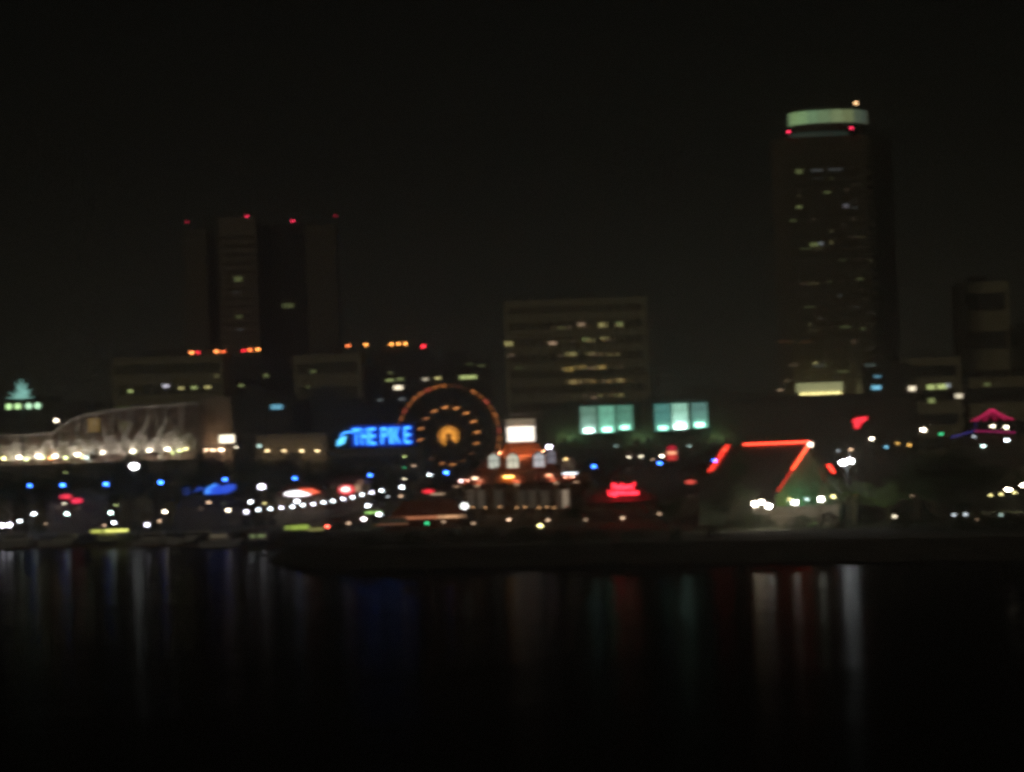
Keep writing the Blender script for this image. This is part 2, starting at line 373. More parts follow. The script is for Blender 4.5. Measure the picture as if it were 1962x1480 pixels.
# --- right tower with lit crown
d = 1250
TWN = []
for k in range(44):
    yy_ = 320+rw.randrange(0, 38)*11.2; TWN.append((1520+rw.random()*158, yy_, rw.choice((6, 8, 14, 22)), rw.choice((4, 5)), rw.choice((OLV, TAN, COOL, YEL)), rw.choice((.004, .008, .014, .022))*(1.6 if yy_ > 600 else 1)))
pl = [(XW(1488, 500, d), d+8), (XW(1512, 500, d), d), (XW(1668, 500, d), d), (XW(1692, 500, d), d+8), (XW(1738, 500, d), d+34), (XW(1500, 500, d), d+36)]
tt, tx0, tx1, tzt = bld('skyscraper', 'tallest tower at the right with a pale green lit crown and dark right side', 1500, 1680, 266, d, 36, M_brown, 34, band=True, plan=pl, pent=False, bandm=M_band,
    win=[(1531, 329, 13, 9, OLV, .09), (1565, 327, 22, 5, COOL, .035), (1600, 325, 26, 5, COOL, .03), (1585, 369, 13, 4, OLV, .08), (1531, 397, 11, 5, OLV, .13), (1621, 395, 10, 8, VIO, .08), (1520, 423, 12, 5, OLV, .035), (1560, 469, 16, 7, OLV, .11), (1573, 467, 9, 6, COOL, .12), (1593, 465, 6, 8, YEL, .05),
         (1620, 627, 20, 5, OLV, .035), (1562, 696, 9, 4, YEL, .22), (1505, 655, 26, 5, ORANGE, .02), (1495, 748, 10, 4, TAN, .25), (1521, 700, 20, 5, TAN, .03), (1545, 656, 22, 4, ORANGE, .02), (1653, 630, 10, 6, OLV, .03), (1636, 655, 10, 8, TAN, .03), (1508, 730, 12, 5, TAN, .04), (1590, 540, 8, 4, OLV, .02), (1648, 535, 12, 4, OLV, .05)]+TWN)
zc0 = ZW(1590, 262, d); zc1 = ZW(1590, 249, d)
def crown_ring(px0, px1, y0, y1, nm, m):
    a, b = XW(px0, y0, d+4), XW(px1, y0, d+4); c = (a+b)/2; rx = (b-a)/2
    mb = MB(); mb.lathe([(rx, ZW((px0+px1)/2, y0, d+4)), (rx, ZW((px0+px1)/2, y1, d+4))], 20, (c, d+17, 0), PI/20, 1, .8)
    return part(mb, nm, m, tt), c, rx
crown_ring(1516, 1632, 262, 250, 'lower_crown_glow', glow((.35, .62, .48), .045))  # dimly lit band put in as emission
crown_ring(1512, 1668, 249.5, 236, 'crown_ledge', M_dark)
cc = (XW(1515, 222, d+4)+XW(1669, 222, d+4))/2; crx = (XW(1669, 222, d+4)-XW(1515, 222, d+4))/2
cz0, cz1 = ZW(1592, 234, d+4), ZW(1592, 210, d+4)
CT = [((.42, .55, .42), .16), ((.40, .62, .42), .28), ((.45, .72, .42), .36), ((.46, .76, .48), .36), ((.42, .72, .52), .30), ((.46, .70, .50), .27), ((.52, .68, .46), .30), ((.54, .66, .42), .25), ((.40, .55, .50), .15), ((.38, .52, .55), .11), ((.50, .52, .46), .13), ((.45, .48, .44), .10)]
for k in range(20):       # crown panels given emission in place of uplights washing them
    a0_, a1_ = PI+2*PI*(k-2)/20+.012, PI+2*PI*(k-1)/20-.012
    if k < 14: kk_ = max(0, min(11, k-1))
    else: kk_ = 11
    mb = MB(); q_ = []
    for rr in (1.0, .97):
        for a in (a0_, a1_): q_.append((cc+crx*rr*math.cos(a), d+17+crx*.8*rr*math.sin(a)))
    mb.add([(q_[i][0], q_[i][1], z) for z in (cz0, cz1) for i in (0, 1, 3, 2)], [(0, 1, 5, 4), (1, 2, 6, 5), (2, 3, 7, 6), (3, 0, 4, 7), (4, 5, 6, 7), (3, 2, 1, 0)])
    part(mb, 'crown_glow_panel', glow((CT[kk_][0][0], CT[kk_][0][1], CT[kk_][0][2]*.72), CT[kk_][1]*1.45), tt)
mb = MB(); mb.lathe([(crx*1.03, cz1+.05), (crx*1.0, cz1+1.2)], 20, (cc, d+17, 0), PI/20, 1, .8); part(mb, 'crown_roof', M_dark, tt)
for (lx, ly, c, B, r_) in ((1511, 253, (1, .03, .10), 1.2, .55), (1631, 246, (1, .03, .10), 1.2, .55), (1640, 198, (1, .6, .28), 1.8, .7)):
    p = P(lx, ly, d-1.6 if ly > 210 else d+10); mb = MB(); mb.ball(p, r_, 8); part(mb, 'warning_light', glow(c, blurL(B, PI*r_*r_, d)), tt)
    mb = MB(); mb.tube([(p.x, p.y, p.z-4), (p.x, p.y, p.z-r_)], .15, 6); part(mb, 'mast', M_metal, tt)
# lit podium pavilion
d = 1225
t = thing('rooftop_pavilion_building', 'podium block before the tallest tower with a glowing yellow top storey', 'building', (XW(1573, 800, d), d, GZ))
x0, x1 = XW(1532, 745, d), XW(1614, 745, d); z0 = ZW(1573, 757, d); z1 = ZW(1573, 731, d)
mb = MB(); mb.box(XW(1500, 800, d), d, GZ, XW(1650, 800, d), d+14, z0-.6); part(mb, 'wall', M_brown, t)
mb = MB(); mb.box(x0+.8, d+1, z0-.6, x1-.3, d+10, z0+1.0); part(mb, 'light_strip', glow(YEL, 2.6), t)
mb = MB(); mb.box(x0-.5, d+2, z0+1.5, x1+.5, d+10, z1-.4); part(mb, 'glazing', glow((.85, .86, .42), .40), t)
mb = MB(); mb.box(x0-1.2, d+.5, z1-.4, x1+1.2, d+11, z1+.3); part(mb, 'roof', M_dark, t)
p = P(1556, 798, d); mb = MB(); mb.box(p.x-1.1, d-.5, p.z-3.2, p.x+1.1, d-.1, p.z+3.6); part(mb, 'stair_window', glow((.25, .55, .42), .12), t)
# far right
bld('apartment_tower', 'pale hazy tower at the far right with dark horizontal bands', 1840, 1934, 545, 1320, 26, M_olive, 5, bandm=M_dark, win=[(1812, 741, 4, 4, OLV, .1)][:0])
bld('apartment_tower', 'dark slab cut by the right edge of the picture', 1953, 2060, 622, 1290, 26, M_glass, 14)
bld('office_block', 'low block right of the tallest tower with pale green and cream lit windows', 1742, 1842, 690, 1210, 24, M_olive, 5, win=[(1745+2, 745, 14, 9, CREAM, 1.3), (1784, 742, 15, 9, OLV, .55), (1805, 741, 17, 9, OLV, .6), (1816, 739, 9, 8, COOL, .3), (1837, 759, 14, 8, CREAM, .9), (1785, 768, 12, 9, OLV, .25)])
bld('office_block', 'low dark block below the pale far right tower', 1843, 1990, 728, 1215, 24, M_olive, 3, win=[(1891, 737, 12, 6, OLV, .10)])
bld('office_block', 'narrow dark block left of the tower shadow with two small blue windows', 1652, 1741, 700, 1205, 20, M_dark, 4, win=[(1681, 722, 12, 5, SKYB, .32), (1679, 743, 17, 8, SKYB, .8), (1667, 700, 20, 5, MINT, .05)])
bld('office_block', 'long low dark block between the hotel and the tallest tower', 1242, 1486, 760, 1195, 24, M_brown, 3, band=False)
bld('office_block', 'low brown block filling the skyline behind the spiky green light mast', -60, 205, 778, 1230, 24, M_dark, 4, band=False)

# ------------------------------------------------------------------ convention hall with teal lit bays
d = 1000
t = thing('convention_hall', 'long dark convention hall with two teal lit glazed bays', 'convention hall', (XW(1250, 850, d), d, GZ))
zl = ZW(1240, 768, d)
mb = MB(); mb.box(XW(1036, 800, d), d, GZ, XW(1745, 800, d), d+60, zl-1.2); part(mb, 'wall', mat('hall_stone', (.17, .15, .115), .85, .3, .1), t)
mb = MB(); mb.box(XW(1034, 800, d), d-.8, zl-1.2, XW(1747, 800, d), d+61, zl); part(mb, 'roof', M_roofd, t)
for (cx_, yb, B3) in (((1128, 1163, 1197), (828, 826, 822), (5, 3.2, 1.7)), ((1270, 1303, 1340), (823, 820, 817), (1.8, 12, 3.0))):
    for k in range(3):
        cx = cx_[k]; s = d/F
        pb = P(cx, yb[k], d); hw = 15.5*s; ht = (50 if cx > 1250 else 49)*s
        for f0 in (pb.x-hw-.35, pb.x+hw):
            fr = MB(); fr.box(f0, d-3.0, pb.z-.5, f0+.35, d-.26, pb.z+ht*.9); part(fr, 'fin', M_teal, t)
        pn = MB(); pn.box(pb.x-hw, d-.25, pb.z-.5, pb.x+hw, d-.004, pb.z+ht); part(pn, 'bay_panel', glow(((.40, .85, .62), (.36, 1.0, .70), (.30, .85, .60), (.22, .75, .68), (.50, 1.0, .76), (.34, .75, .68))[k+(3 if cx > 1250 else 0)], (.30, .46, .30, .34, .62, .30)[k+(3 if cx > 1250 else 0)]), t)
        for q in (.33, .66):
            mu = MB(); mu.box(pb.x-hw, d-.32, pb.z+ht*q-.06, pb.x+hw, d-.26, pb.z+ht*q+.06); part(mu, 'transom', M_metal, t)
        L = MB(); L.box(pb.x-1.3, d-2.5, pb.z-.2, pb.x+1.3, d-1.7, pb.z+1.0); part(L, 'uplight', glow((.35, 1.0, .70) if B3[k] < 4 else (.6, 1.0, .85), B3[k]*3.0), t)
        sl = MB(); sl.box(pb.x-hw-.35, d-3.2, pb.z-.8, pb.x+hw+.35, d-.004, pb.z-.5); part(sl, 'sill', M_concrete, t)
for px, c_, L_ in ((1082, (.5, .9, .35), 16), (1100, (.35, .9, .45), 14), (1222, (.4, .9, .4), 14), (1242, (.4, .9, .45), 10), (1372, (.45, .9, .35), 14), (1392, (.5, .8, .35), 7)):
    q = P(px, 843, d-2); mb = MB(); mb.box(q.x-.5, d-2.3, q.z-.3, q.x+.5, d-1.9, q.z+.3); part(mb, 'spill_fill_light', glow(c_, L_), t)  # added hidden lamps making the green spill beside the bays
    mb = MB(); mb.box(q.x-.8, d-2.7, q.z-.6, q.x+.8, d-2.6, q.z+.5); mb.box(q.x-.8, d-2.6, q.z-.6, q.x+.8, d-.004, q.z-.5); part(mb, 'hiding_hood', M_metal, t)
# ------------------------------------------------------------------ lattice hall at the left, lit from its foot
d = 960
t = thing('lattice_hall', 'long hall at the left, curved roof rising right, criss cross struts lit from below', 'exhibition hall', (XW(190, 870, d), d, GZ))
s = d/F
prof = [(-120, 842), (-40, 838), (60, 835), (100, 832), (125, 812), (160, 798), (200, 790), (260, 783), (320, 778), (378, 774)]
top = [(P(a, b, d).x, P(a, b, d).z) for a, b in prof]
zb = ZW(200, 886, d)
pts = [(top[0][0], GZ)]+[(top[-1][0], GZ)]+top[::-1]
mb = MB(); mb.poly(pts, d+2.0, d+40); part(mb, 'wall', mat('pink_render', (.22, .165, .14), .85, .25, .5), t)
mb = MB(); mb.tube([(x, d+.6, z+.3) for x, z in top], .42, 6); part(mb, 'roof_edge', M_white, t)
def topz(x):
    for i in range(len(top)-1):
        if top[i][0] <= x <= top[i+1][0]:
            u = (x-top[i][0])/(top[i+1][0]-top[i][0]); return top[i][1]*(1-u)+top[i+1][1]*u
    return top[-1][1]
xs0, xs1 = top[0][0]+1, top[-1][0]-1
step = 5.3; k = 0
x = xs0
while x < xs1-step:
    z1_, z2_ = topz(x), topz(x+step)
    st = MB(); st.tube([(x, d+1.2, GZ+4), (x+step*.9, d+1.0, z2_)], .30, 5); part(st, 'strut', M_white, t)
    if k % 2 == 0:
        st = MB(); st.tube([(x+step, d+1.5, GZ+4), (x+step*.2, d+1.5, z1_)], .26, 5); part(st, 'strut', M_white, t)
    x += step; k += 1
for k in range(13):
    pxa = -8+k*29.5; ya_ = 884-k*1.9
    q0, q1 = P(pxa, ya_, d-1.0), P(pxa+27, ya_-1, d-1.0); c0 = (q0.x+q1.x)/2; w_ = (q1.x-q0.x)/2; hh = (4.6, 5.2, 4.2, 5.6)[k % 4]
    mb = MB(); mb.tube([(c0-w_*math.cos(PI*i/10), d-1.0+.4*(i % 2), q0.z+hh*math.sin(PI*i/10)) for i in range(11)], .34, 5); part(mb, 'arch', M_white, t)
    mb = MB()
    for i in range(1, 10, 2): mb.tube([(c0-w_*math.cos(PI*i/10), d-1.0, q0.z+hh*math.sin(PI*i/10)), (c0-w_*math.cos(PI*i/10)+1.3, d-.4, q0.z)], .22, 4)
    part(mb, 'arch_web', M_white, t)
for (xa_, ya_, xb_, yb_) in ((14, 866, 34, 838), (232, 850, 254, 806), (250, 856, 287, 802), (290, 856, 322, 800), (330, 848, 338, 815), (205, 846, 198, 818)):
    mb = MB(); mb.tube([P(xa_, ya_, d-.9), P(xb_, yb_, d-.9)], [.45, .30], 6); part(mb, 'raked_mast', M_white, t)
for k in range(9):
    q = P(18+k*40, 886-k*2.4, d-4.2); mb = MB(); mb.box(q.x-.7, q.y-.2, q.z-.25, q.x+.7, q.y+.2, q.z+.1); part(mb, 'arch_fill_light', glow((1, .80, .66), 70 if k % 3 else 45), t)  # extra lamps added to brighten the arches, kept out of view
    mb = MB(); mb.box(q.x-1.1, q.y-.45, q.z-.6, q.x+1.1, q.y-.35, q.z+.16); part(mb, 'view_shield', M_metal, t)  # added shield hides the lamp and its reflection
for z in (zb+3.0, zb+6.2):
    st = MB(); st.tube([(top[3][0], d+1.75, z), (xs1, d+1.75, z)], .10, 5); part(st, 'rail', M_white, t)
for (wx, wy, ww, wh, c, B) in ((180, 815, 20, 26, (1, .62, .15), .20), (238, 816, 20, 16, (.9, .75, .25), .06)):
    p = P(wx, wy, d+2); w_ = MB(); w_.box(p.x-ww*s/2, d+1.84, p.z-wh*s/2, p.x+ww*s/2, d+1.97, p.z+wh*s/2); o = part(w_, 'window', glow(c, B), t)
    w_ = MB()
    for q in (-.25, 0, .25): w_.box(p.x-ww*s/2, d+1.80, p.z+wh*s*q-.06, p.x+ww*s/2, d+1.836, p.z+wh*s*q+.06)
    part(w_, 'glazing_bar', M_metal, t, sub=o)
for (lx, ly, c, B) in ((8, 879, YEL, .9), (37, 877, CREAM, 2.4), (50, 881, OLV, .7), (73, 875, CREAM, 2.6), (82, 878, OLV, .6), (105, 875, CREAM, 1.6), (97, 879, ORANGE, .7), (126, 878, OLV, .6), (149, 872, CREAM, 2.2), (158, 877, YEL, .7), (167, 878, MINT, 1.2), (196, 868, CREAM, .8), (254, 866, CREAM, 1.7), (259, 872, OLV, .5), (286, 864, CREAM, 1.2), (321, 862, CREAM, 2.0), (331, 868, OLV, .6), (344, 865, OLV, .5), (356, 861, YEL, .5)):
    p = P(lx, ly, d-1.6); r_ = .34
    g = MB(); g.lathe([(r_*.5, -r_*.5), (r_, -.05), (r_, .2), (r_*.6, .3)], 8, p); part(g, 'floodlight', glow(c, blurL(B*3.2, PI*r_*r_*.7, d)), t)
    g = MB(); g.box(p.x-.1, p.y, p.z-.45, p.x+.1, d+2.0, p.z-.3); part(g, 'bracket', M_metal, t)
mb = MB(); mb.box(top[0][0], d-4.6, GZ, top[-1][0], d+1.95, zb+.1); part(mb, 'terrace', M_concrete, t)
# concrete block beside it
d = 985
t, x0, x1, zt = bld('concrete_stair_block', 'tall plain brown lit block at the right end of the lattice hall', 380, 443, 768, d, 22, M_cream, 4, band=False, pent=False)
for px in (392, 408, 424):
    q = P(px, 862, d-5); mb = MB(); mb.box(q.x-.5, d-5.2, q.z-.3, q.x+.5, d-4.6, q.z+.2); part(mb, 'uplight', glow((1, .66, .42), 34), t)  # lamps added at the foot to light the brown block
    mb = MB(); mb.tube([(q.x, d-4.9, GZ), (q.x, d-4.9, q.z-.3)], .08, 5); part(mb, 'uplight_post', M_metal, t)
bx, bz = P(440, 842, d-2).x, P(440, 842, d-2).z
t = thing('light_box_sign', 'glaring white light box on a post at the foot of the brown block', 'sign', (bx, d-12, GZ))
mb = MB(); mb.box(bx-2.2, d-12.2, bz-1.2, bx+2.2, d-11.6, bz+1.2); part(mb, 'panel', glow(CREAM, 3.0), t)
mb = MB(); mb.box(bx-2.4, d-11.597, bz-1.4, bx+2.4, d-11.3, bz+1.4); part(mb, 'backing', M_metal, t)
mb = MB(); mb.tube([(bx, d-11.45, GZ), (bx, d-11.45, bz-1.4)], .18, 8); part(mb, 'post', M_metal, t)
t, x0, x1, zt = bld('low_hall', 'long low hall with a dim tan wall right of the glaring light box', 492, 626, 838, 965, 20, M_cream, 1, band=False, pent=False)

for px in (512, 545, 578, 608):
    q = P(px, 864, 962); mb = MB(); mb.box(q.x-.4, 961.7, q.z-.3, q.x+.4, 962.3, q.z+.2); part(mb, 'uplight', glow((1, .72, .36), 7), t)  # lamps added to warm the tan wall
    mb = MB(); mb.tube([(q.x, 962, GZ), (q.x, 962, q.z-.3)], .08, 5); part(mb, 'uplight_post', M_metal, t)
# ------------------------------------------------------------------ car park with the blue letter sign
d = 945
bld('car_park', 'dark low car park carrying the blue letter sign on its roof', 628, 812, 866, d, 34, M_concrete, 3, bandm=M_dark, pent=False)
def text_obj(name, s, x, y, z, size, m, parent=None, depth=.15, bold=.02, wscale=1.0, shear=0.0):
    cu = bpy.data.curves.new(name, 'FONT'); cu.body = s; cu.size = size; cu.extrude = depth; cu.offset = bold; cu.align_x = 'LEFT'; cu.shear = shear
    ob = bpy.data.objects.new(name, cu); COL.objects.link(ob)
    dg = bpy.context.evaluated_depsgraph_get(); me = bpy.data.meshes.new_from_object(ob.evaluated_get(dg))
    COL.objects.unlink(ob); bpy.data.objects.remove(ob)
    o = bpy.data.objects.new(name, me); COL.objects.link(o); me.materials.clear(); me.materials.append(m)
    w0 = max(v.co.x for v in me.vertices)-min(v.co.x for v in me.vertices); mn = min(v.co.x for v in me.vertices)
    for v in me.vertices:
        a, b, c = v.co; v.co = ((a-mn)*wscale, -c, b)
    if parent:
        o.parent = parent; off = ORI[parent]; o.location = (x-off.x, y-off.y, z-off.z)
    return o, w0*wscale
s = d/F; zr = ZW(720, 866, d)+1.0
p0 = P(682, 853, d+3); hgt = 33*s
t = thing('letter_sign', 'big glowing blue block letters with a wave emblem left of the ferris wheel', 'sign', (p0.x+8, d+3, zr))
fr = MB()
for k in range(8):
    x = p0.x-4+k*3.1; fr.tube([(x, d+3.5, zr), (x, d+3.5, p0.z+hgt*.95)], .12, 5)
fr.box(p0.x-5, d+3.38, p0.z+.4, p0.x+18, d+3.62, p0.z+.6); fr.box(p0.x-5, d+3.38, p0.z+hgt*.7, p0.x+18, d+3.62, p0.z+hgt*.7+.2)
part(fr, 'frame', M_metal, t)
fr = MB(); a_, b_ = P(672, 857, d+3.3), P(795, 812, d+3.3); fr.box(a_.x, d+3.36, a_.z-.2, b_.x, d+3.375, b_.z); part(fr, 'halo_panel', mat('halo_blue', (.04, .09, .50), .6), t)  # blue panel added behind the letters to show as their halo
NB = glow((.04, .28, 1.0), 4.6)
x = p0.x; cw = {}
for i, (ch, x_px) in enumerate((('T', 677), ('H', 692), ('E', 708), ('P', 731), ('I', 747), ('K', 755), ('E', 775))):
    q = P(x_px, 853-(x_px-679)*.035, d+3)
    o, wd = text_obj('letter', ch, q.x, d+3, q.z, hgt*1.40, NB, t, .25, .02)
    w_t = (4.5 if ch == 'I' else 13.4)*s*.93
    for v in o.data.vertices: v.co.x *= w_t/wd
em = MB(); q = P(655, 843, d+3)
em.poly([(q.x-1.5, q.z-1.9), (q.x+.6, q.z-1.2), (q.x+1.5, q.z+1.0), (q.x-.3, q.z+.8), (q.x-1.4, q.z-.4)], d+2.8, d+3.2)
part(em, 'emblem', glow((.10, .55, 1.0), 2.6), t)
em = MB(); em.tube([(q.x-.3, d+3, q.z+1.3), (q.x+1.2, d+3, q.z+2.2), (q.x+3.0, d+3, q.z+2.2), (q.x+4.2, d+3, q.z+2.9)], .22, 6); part(em, 'wave', NB, t)

# ------------------------------------------------------------------ ferris wheel
d = 1050; s = d/F; C0 = P(860, 836, d)
t = thing('ferris_wheel', 'ferris wheel outlined with dim orange bulbs and a glowing sunburst hub', 'ferris wheel', (C0.x, d, GZ))
Ro, Ri, Rh = 97*s, 55*s, 20*s
for yy in (-1.2, 1.2):
    mb = MB(); mb.tube([(C0.x+Ro*math.cos(a*PI/32), d+yy, C0.z+Ro*math.sin(a*PI/32)) for a in range(65)], .12, 5); part(mb, 'rim', M_metal, t)
    mb = MB(); mb.tube([(C0.x+Ri*math.cos(a*PI/32), d+yy*.8, C0.z+Ri*math.sin(a*PI/32)) for a in range(65)], .09, 5); part(mb, 'inner_ring', M_metal, t)
for k in range(20):
    a = 2*PI*k/20; mb = MB()
    mb.tube([(C0.x, d-.9, C0.z), (C0.x+Ro*math.cos(a), d-1.2, C0.z+Ro*math.sin(a))], .06, 4); mb.tube([(C0.x, d+.9, C0.z), (C0.x+Ro*math.cos(a), d+1.2, C0.z+Ro*math.sin(a))], .06, 4)
    part(mb, 'spoke', M_metal, t)
    ca, sa = math.cos(a+.05), math.sin(a+.05)
    gx, gz = C0.x+(Ro+.1)*ca, C0.z+(Ro+.1)*sa
    g = MB(); g.lathe([(.25, -2.0), (.75, -1.8), (.8, -1.0), (.12, -.9)], 8, (gx, d, gz)); g.lathe([(.05, -.25), (.9, -.3), (.2, .05)], 8, (gx, d, gz)); g.tube([(gx, d, gz-1.0), (gx, d, gz-.25)], .05, 4); part(g, 'gondola', M_metal, t)
for k in range(40):      # rim bulbs in clusters
    a = 2*PI*(k+.5)/40; deg = math.degrees(a) % 360
    B = .0
    if 92 < deg < 138: B = .55
    elif 138 <= deg < 175: B = .38
    elif 10 < deg < 62: B = .62
    elif deg <= 10 or deg > 330: B = .36
    elif 62 <= deg <= 92: B = .06
    else: B = .05
    if k % 2 and deg < 70: B *= .45
    g = MB()
    for rr in (-.3, .3):
        for da in (-.03, .03):
            g.ball((C0.x+(Ro+rr)*math.cos(a+da), d-1.45, C0.z+(Ro+rr)*math.sin(a+da)), .2, 6)
    part(g, 'bulb_cluster', glow((1, .30 if k % 4 else .16, .06 if k % 4 else .08), B*3.0), t)
for k in range(16):
    a = 2*PI*(k+.25)/16; dg_ = math.degrees(a) % 360; B = {0: .5, 1: .5, 2: .5, 3: .5, 4: .55, 5: .4, 6: .2, 7: .35}.get(k, .32)
    if 200 < dg_ < 250 or 290 < dg_ < 335: B = .04
    ux, uz = math.cos(a), math.sin(a)
    g = MB(); tx, tz = (uz, -ux) if False else (1, .15)
    g.tube([(C0.x+Ri*ux-.9, d-1.3, C0.z+Ri*uz-.2), (C0.x+Ri*ux+.9, d-1.3, C0.z+Ri*uz+.25)], .22, 6); part(g, 'light_tube', glow((1, .36, .09), B*3.1), t)
for k in range(18):
    a = 2*PI*k/18; dg_ = math.degrees(a) % 360
    if 245 < dg_ < 300: continue
    g = MB(); g.tube([(C0.x+Rh*.30*math.cos(a), d-1.6, C0.z+Rh*.30*math.sin(a)), (C0.x+Rh*math.cos(a), d-1.4, C0.z+Rh*math.sin(a))], .13, 5); part(g, 'hub_ray', glow((1, .38, .05), 3.0), t)
g = MB(); g.tube([(C0.x, d-2.2, C0.z), (C0.x, d+2.2, C0.z)], .7, 10); part(g, 'axle', M_metal, t)
for sy in (-1, 1):
    for sx in (-1, 1):
        g = MB(); g.tube([(C0.x, d+sy*2.0, C0.z), (C0.x+sx*9, d+sy*4.5, GZ)], [.3, .5], 6); part(g, 'leg', M_metal, t)

# ------------------------------------------------------------------ lighthouse pavilion restaurant
d = 690; s = d/F
c = P(993, 960, d); cx, cy = XW(990, 940, d), d+10
t = thing('lighthouse_restaurant', 'red roofed octagonal waterside restaurant crowned by a glaring white lighthouse lantern', 'restaurant', (cx, cy, GZ))
lx = XW(998, 830, d)
def zz(y, px=998): return ZW(px, y, d)
def octo(r0, z0, r1, z1, nm, m, cxx=None, ph=PI/8, sx=1.0, n_=8, lab=None):
    mb = MB(); mb.lathe([(r0, z0), (r1, z1)], n_, (cxx if cxx else cx, cy, 0), ph, sx, 1); return part(mb, nm, m, t, lab)
octo(11.6, GZ, 11.6, zz(926), 'wall', M_wood, sx=1.08)
octo(12.9, zz(926), 12.4, zz(919), 'eave', M_redroof, sx=1.08)
# main roof in two pitches
mb = MB(); mb.lathe([(12.4, zz(918.6)), (9.2, zz(900)), (7.6, zz(884)), (5.3, zz(866))], 8, (cx, cy, 0), PI/8, 1.06, 1); part(mb, 'roof', M_redroof, t)
mb = MB(); mb.lathe([(5.5, zz(865.5)), (4.2, zz(856)), (3.3, zz(846))], 16, (lx, cy, 0)); part(mb, 'upper_roof', mat('terracotta', (.62, .17, .05), .8, .15, 2), t)
# lantern room: glass drum with bright lamp inside seen as white walls
mb = MB(); mb.lathe([(3.0, zz(845.6)), (3.05, zz(817))], 16, (lx, cy, 0)); part(mb, 'lantern_room', glow((1, .90, .76), 1.9), t)
mb = MB(); mb.lathe([(3.3, zz(816.6)), (3.55, zz(813.5))], 16, (lx, cy, 0)); part(mb, 'gallery_deck', M_white, t)
gr = MB()
for k in range(20):
    a = 2*PI*k/20; gr.tube([(lx+3.45*math.cos(a), cy+3.45*math.sin(a), zz(813.5)), (lx+3.45*math.cos(a), cy+3.45*math.sin(a), zz(803))], .06, 4)
for z in (zz(803), zz(808)): gr.tube([(lx+3.45*math.cos(a*PI/12), cy+3.45*math.sin(a*PI/12), z) for a in range(25)], .07, 4)
part(gr, 'gallery_railing', M_white, t)
mb = MB(); mb.lathe([(3.1, zz(812.2)), (3.1, zz(801.8))], 12, (lx, cy, 0)); part(mb, 'gallery_glow', glow((1, .82, .56), .26), t)  # lit gallery band, its light put in as emission
mb = MB(); mb.lathe([(2.9, zz(801.6)), (2.6, zz(797)), (2.3, zz(790)), (1.0, zz(786)), (.1, zz(782))], 12, (lx, cy, 0)); part(mb, 'cupola', M_concrete, t)
mb = MB(); mb.lathe([(2.45, zz(797)), (2.45, zz(792))], 12, (lx, cy, 0)); part(mb, 'cupola_glow', glow((.8, .7, .6), .07), t)  # ring with a faint grey-brown emission of its own
for k in range(7):
    a = PI+PI*(k+.5)/7; q = (lx+6.4*math.cos(a), cy+6.4*math.sin(a), zz(866.5)); mb = MB(); mb.box(q[0]-.25, q[1]-.12, q[2]-.12, q[0]+.25, q[1]+.12, q[2]+.12); part(mb, 'roof_fill_light', glow((1, .48, .22), 85), t)  # lamps added to turn the upper roof orange; plates hide them
    q = (lx+6.75*math.cos(a), cy+6.75*math.sin(a), q[2]); mb = MB(); mb.box(q[0]-.45, q[1]-.05, q[2]-.6, q[0]+.45, q[1]+.05, q[2]+.16); part(mb, 'fill_hood', M_redroof, t)
# dormers with pale windows
def dormer(px, py, rad, yoff, B, wd=24, tint=(.78, .86, .74)):
    q = P(px, py, d); x = q.x; z = q.z; w2 = wd*s/2; h2 = 14*s; y = cy-yoff
    mb = MB(); mb.poly([(x-w2-.3, z-h2-.2), (x+w2+.3, z-h2-.2), (x+w2+.3, z+h2*.55), (x, z+h2+.35), (x-w2-.3, z+h2*.55)], y, y+4.5); o = part(mb, 'dormer', M_redroof, t)
    mb = MB(); mb.poly([(x-w2, z-h2), (x+w2, z-h2), (x+w2, z+h2*.5), (x, z+h2), (x-w2, z+h2*.5)], y-.14, y-.004); part(mb, 'window', glow(tint, B), t, sub=o)
    mb = MB(); mb.box(x-.07, y-.22, z-h2, x+.07, y-.142, z+h2*.8); mb.box(x-w2, y-.22, z-.07, x+w2, y-.142, z+.07)
    part(mb, 'glazing_bar', M_metal, t, sub=o)
dormer(946, 883, 8, 7.2, .72, 19); dormer(982.5, 883, 8, 9.0, .80, 21, (.90, .90, .70)); dormer(1033, 881, 8, 8.2, .66, 20, (.80, .82, .86)); dormer(1057, 874, 8, 4.6, .24, 15, (.7, .7, .85))
for (px, py, w_, c_, B, up_) in ((910, 920, 13, TAN, .8, 1), (974, 917, 26, (1, .52, .10), 1.5, 1), (1052, 914, 14, (1, .42, .22), .6, 1)):   # eave lamps
    q = P(px, py-4, cy-11.7 if abs(px-974) < 10 else cy-9.6)
    mb = MB(); mb.box(q.x-w_*s*.35, q.y-.2, q.z-.3, q.x+w_*s*.35, q.y+.1, q.z+.1); part(mb, 'eave_lamp', glow(c_, B*7), t)
for k in range(9):
    a = PI+PI*(k+.5)/9; q = (cx+12.0*1.06*math.cos(a), cy+12.0*math.sin(a), zz(917.5)); mb = MB(); mb.box(q[0]-.3, q[1]-.1, q[2]-.1, q[0]+.3, q[1]+.1, q[2]+.1); part(mb, 'eave_fill_light', glow((1, .50, .34), 34), t)  # lamps added to lift the main roof; shields hide them
    q = (cx+12.35*1.06*math.cos(a), cy+12.35*math.sin(a), q[2]); mb = MB(); mb.box(q[0]-.5, q[1]-.05, q[2]-.3, q[0]+.5, q[1]+.05, q[2]+.15); part(mb, 'view_shield', M_redroof, t)
    if k % 2 == 0:
        q = (cx+12.6*1.06*math.cos(a), cy+12.6*math.sin(a), zz(927.5)); mb = MB(); mb.box(q[0]-.5, q[1]-.15, q[2]-.12, q[0]+.5, q[1]+.15, q[2]); part(mb, 'wall_fill_light', glow((1, .60, .38), 1.6), t)  # lamps added to warm the lower wall
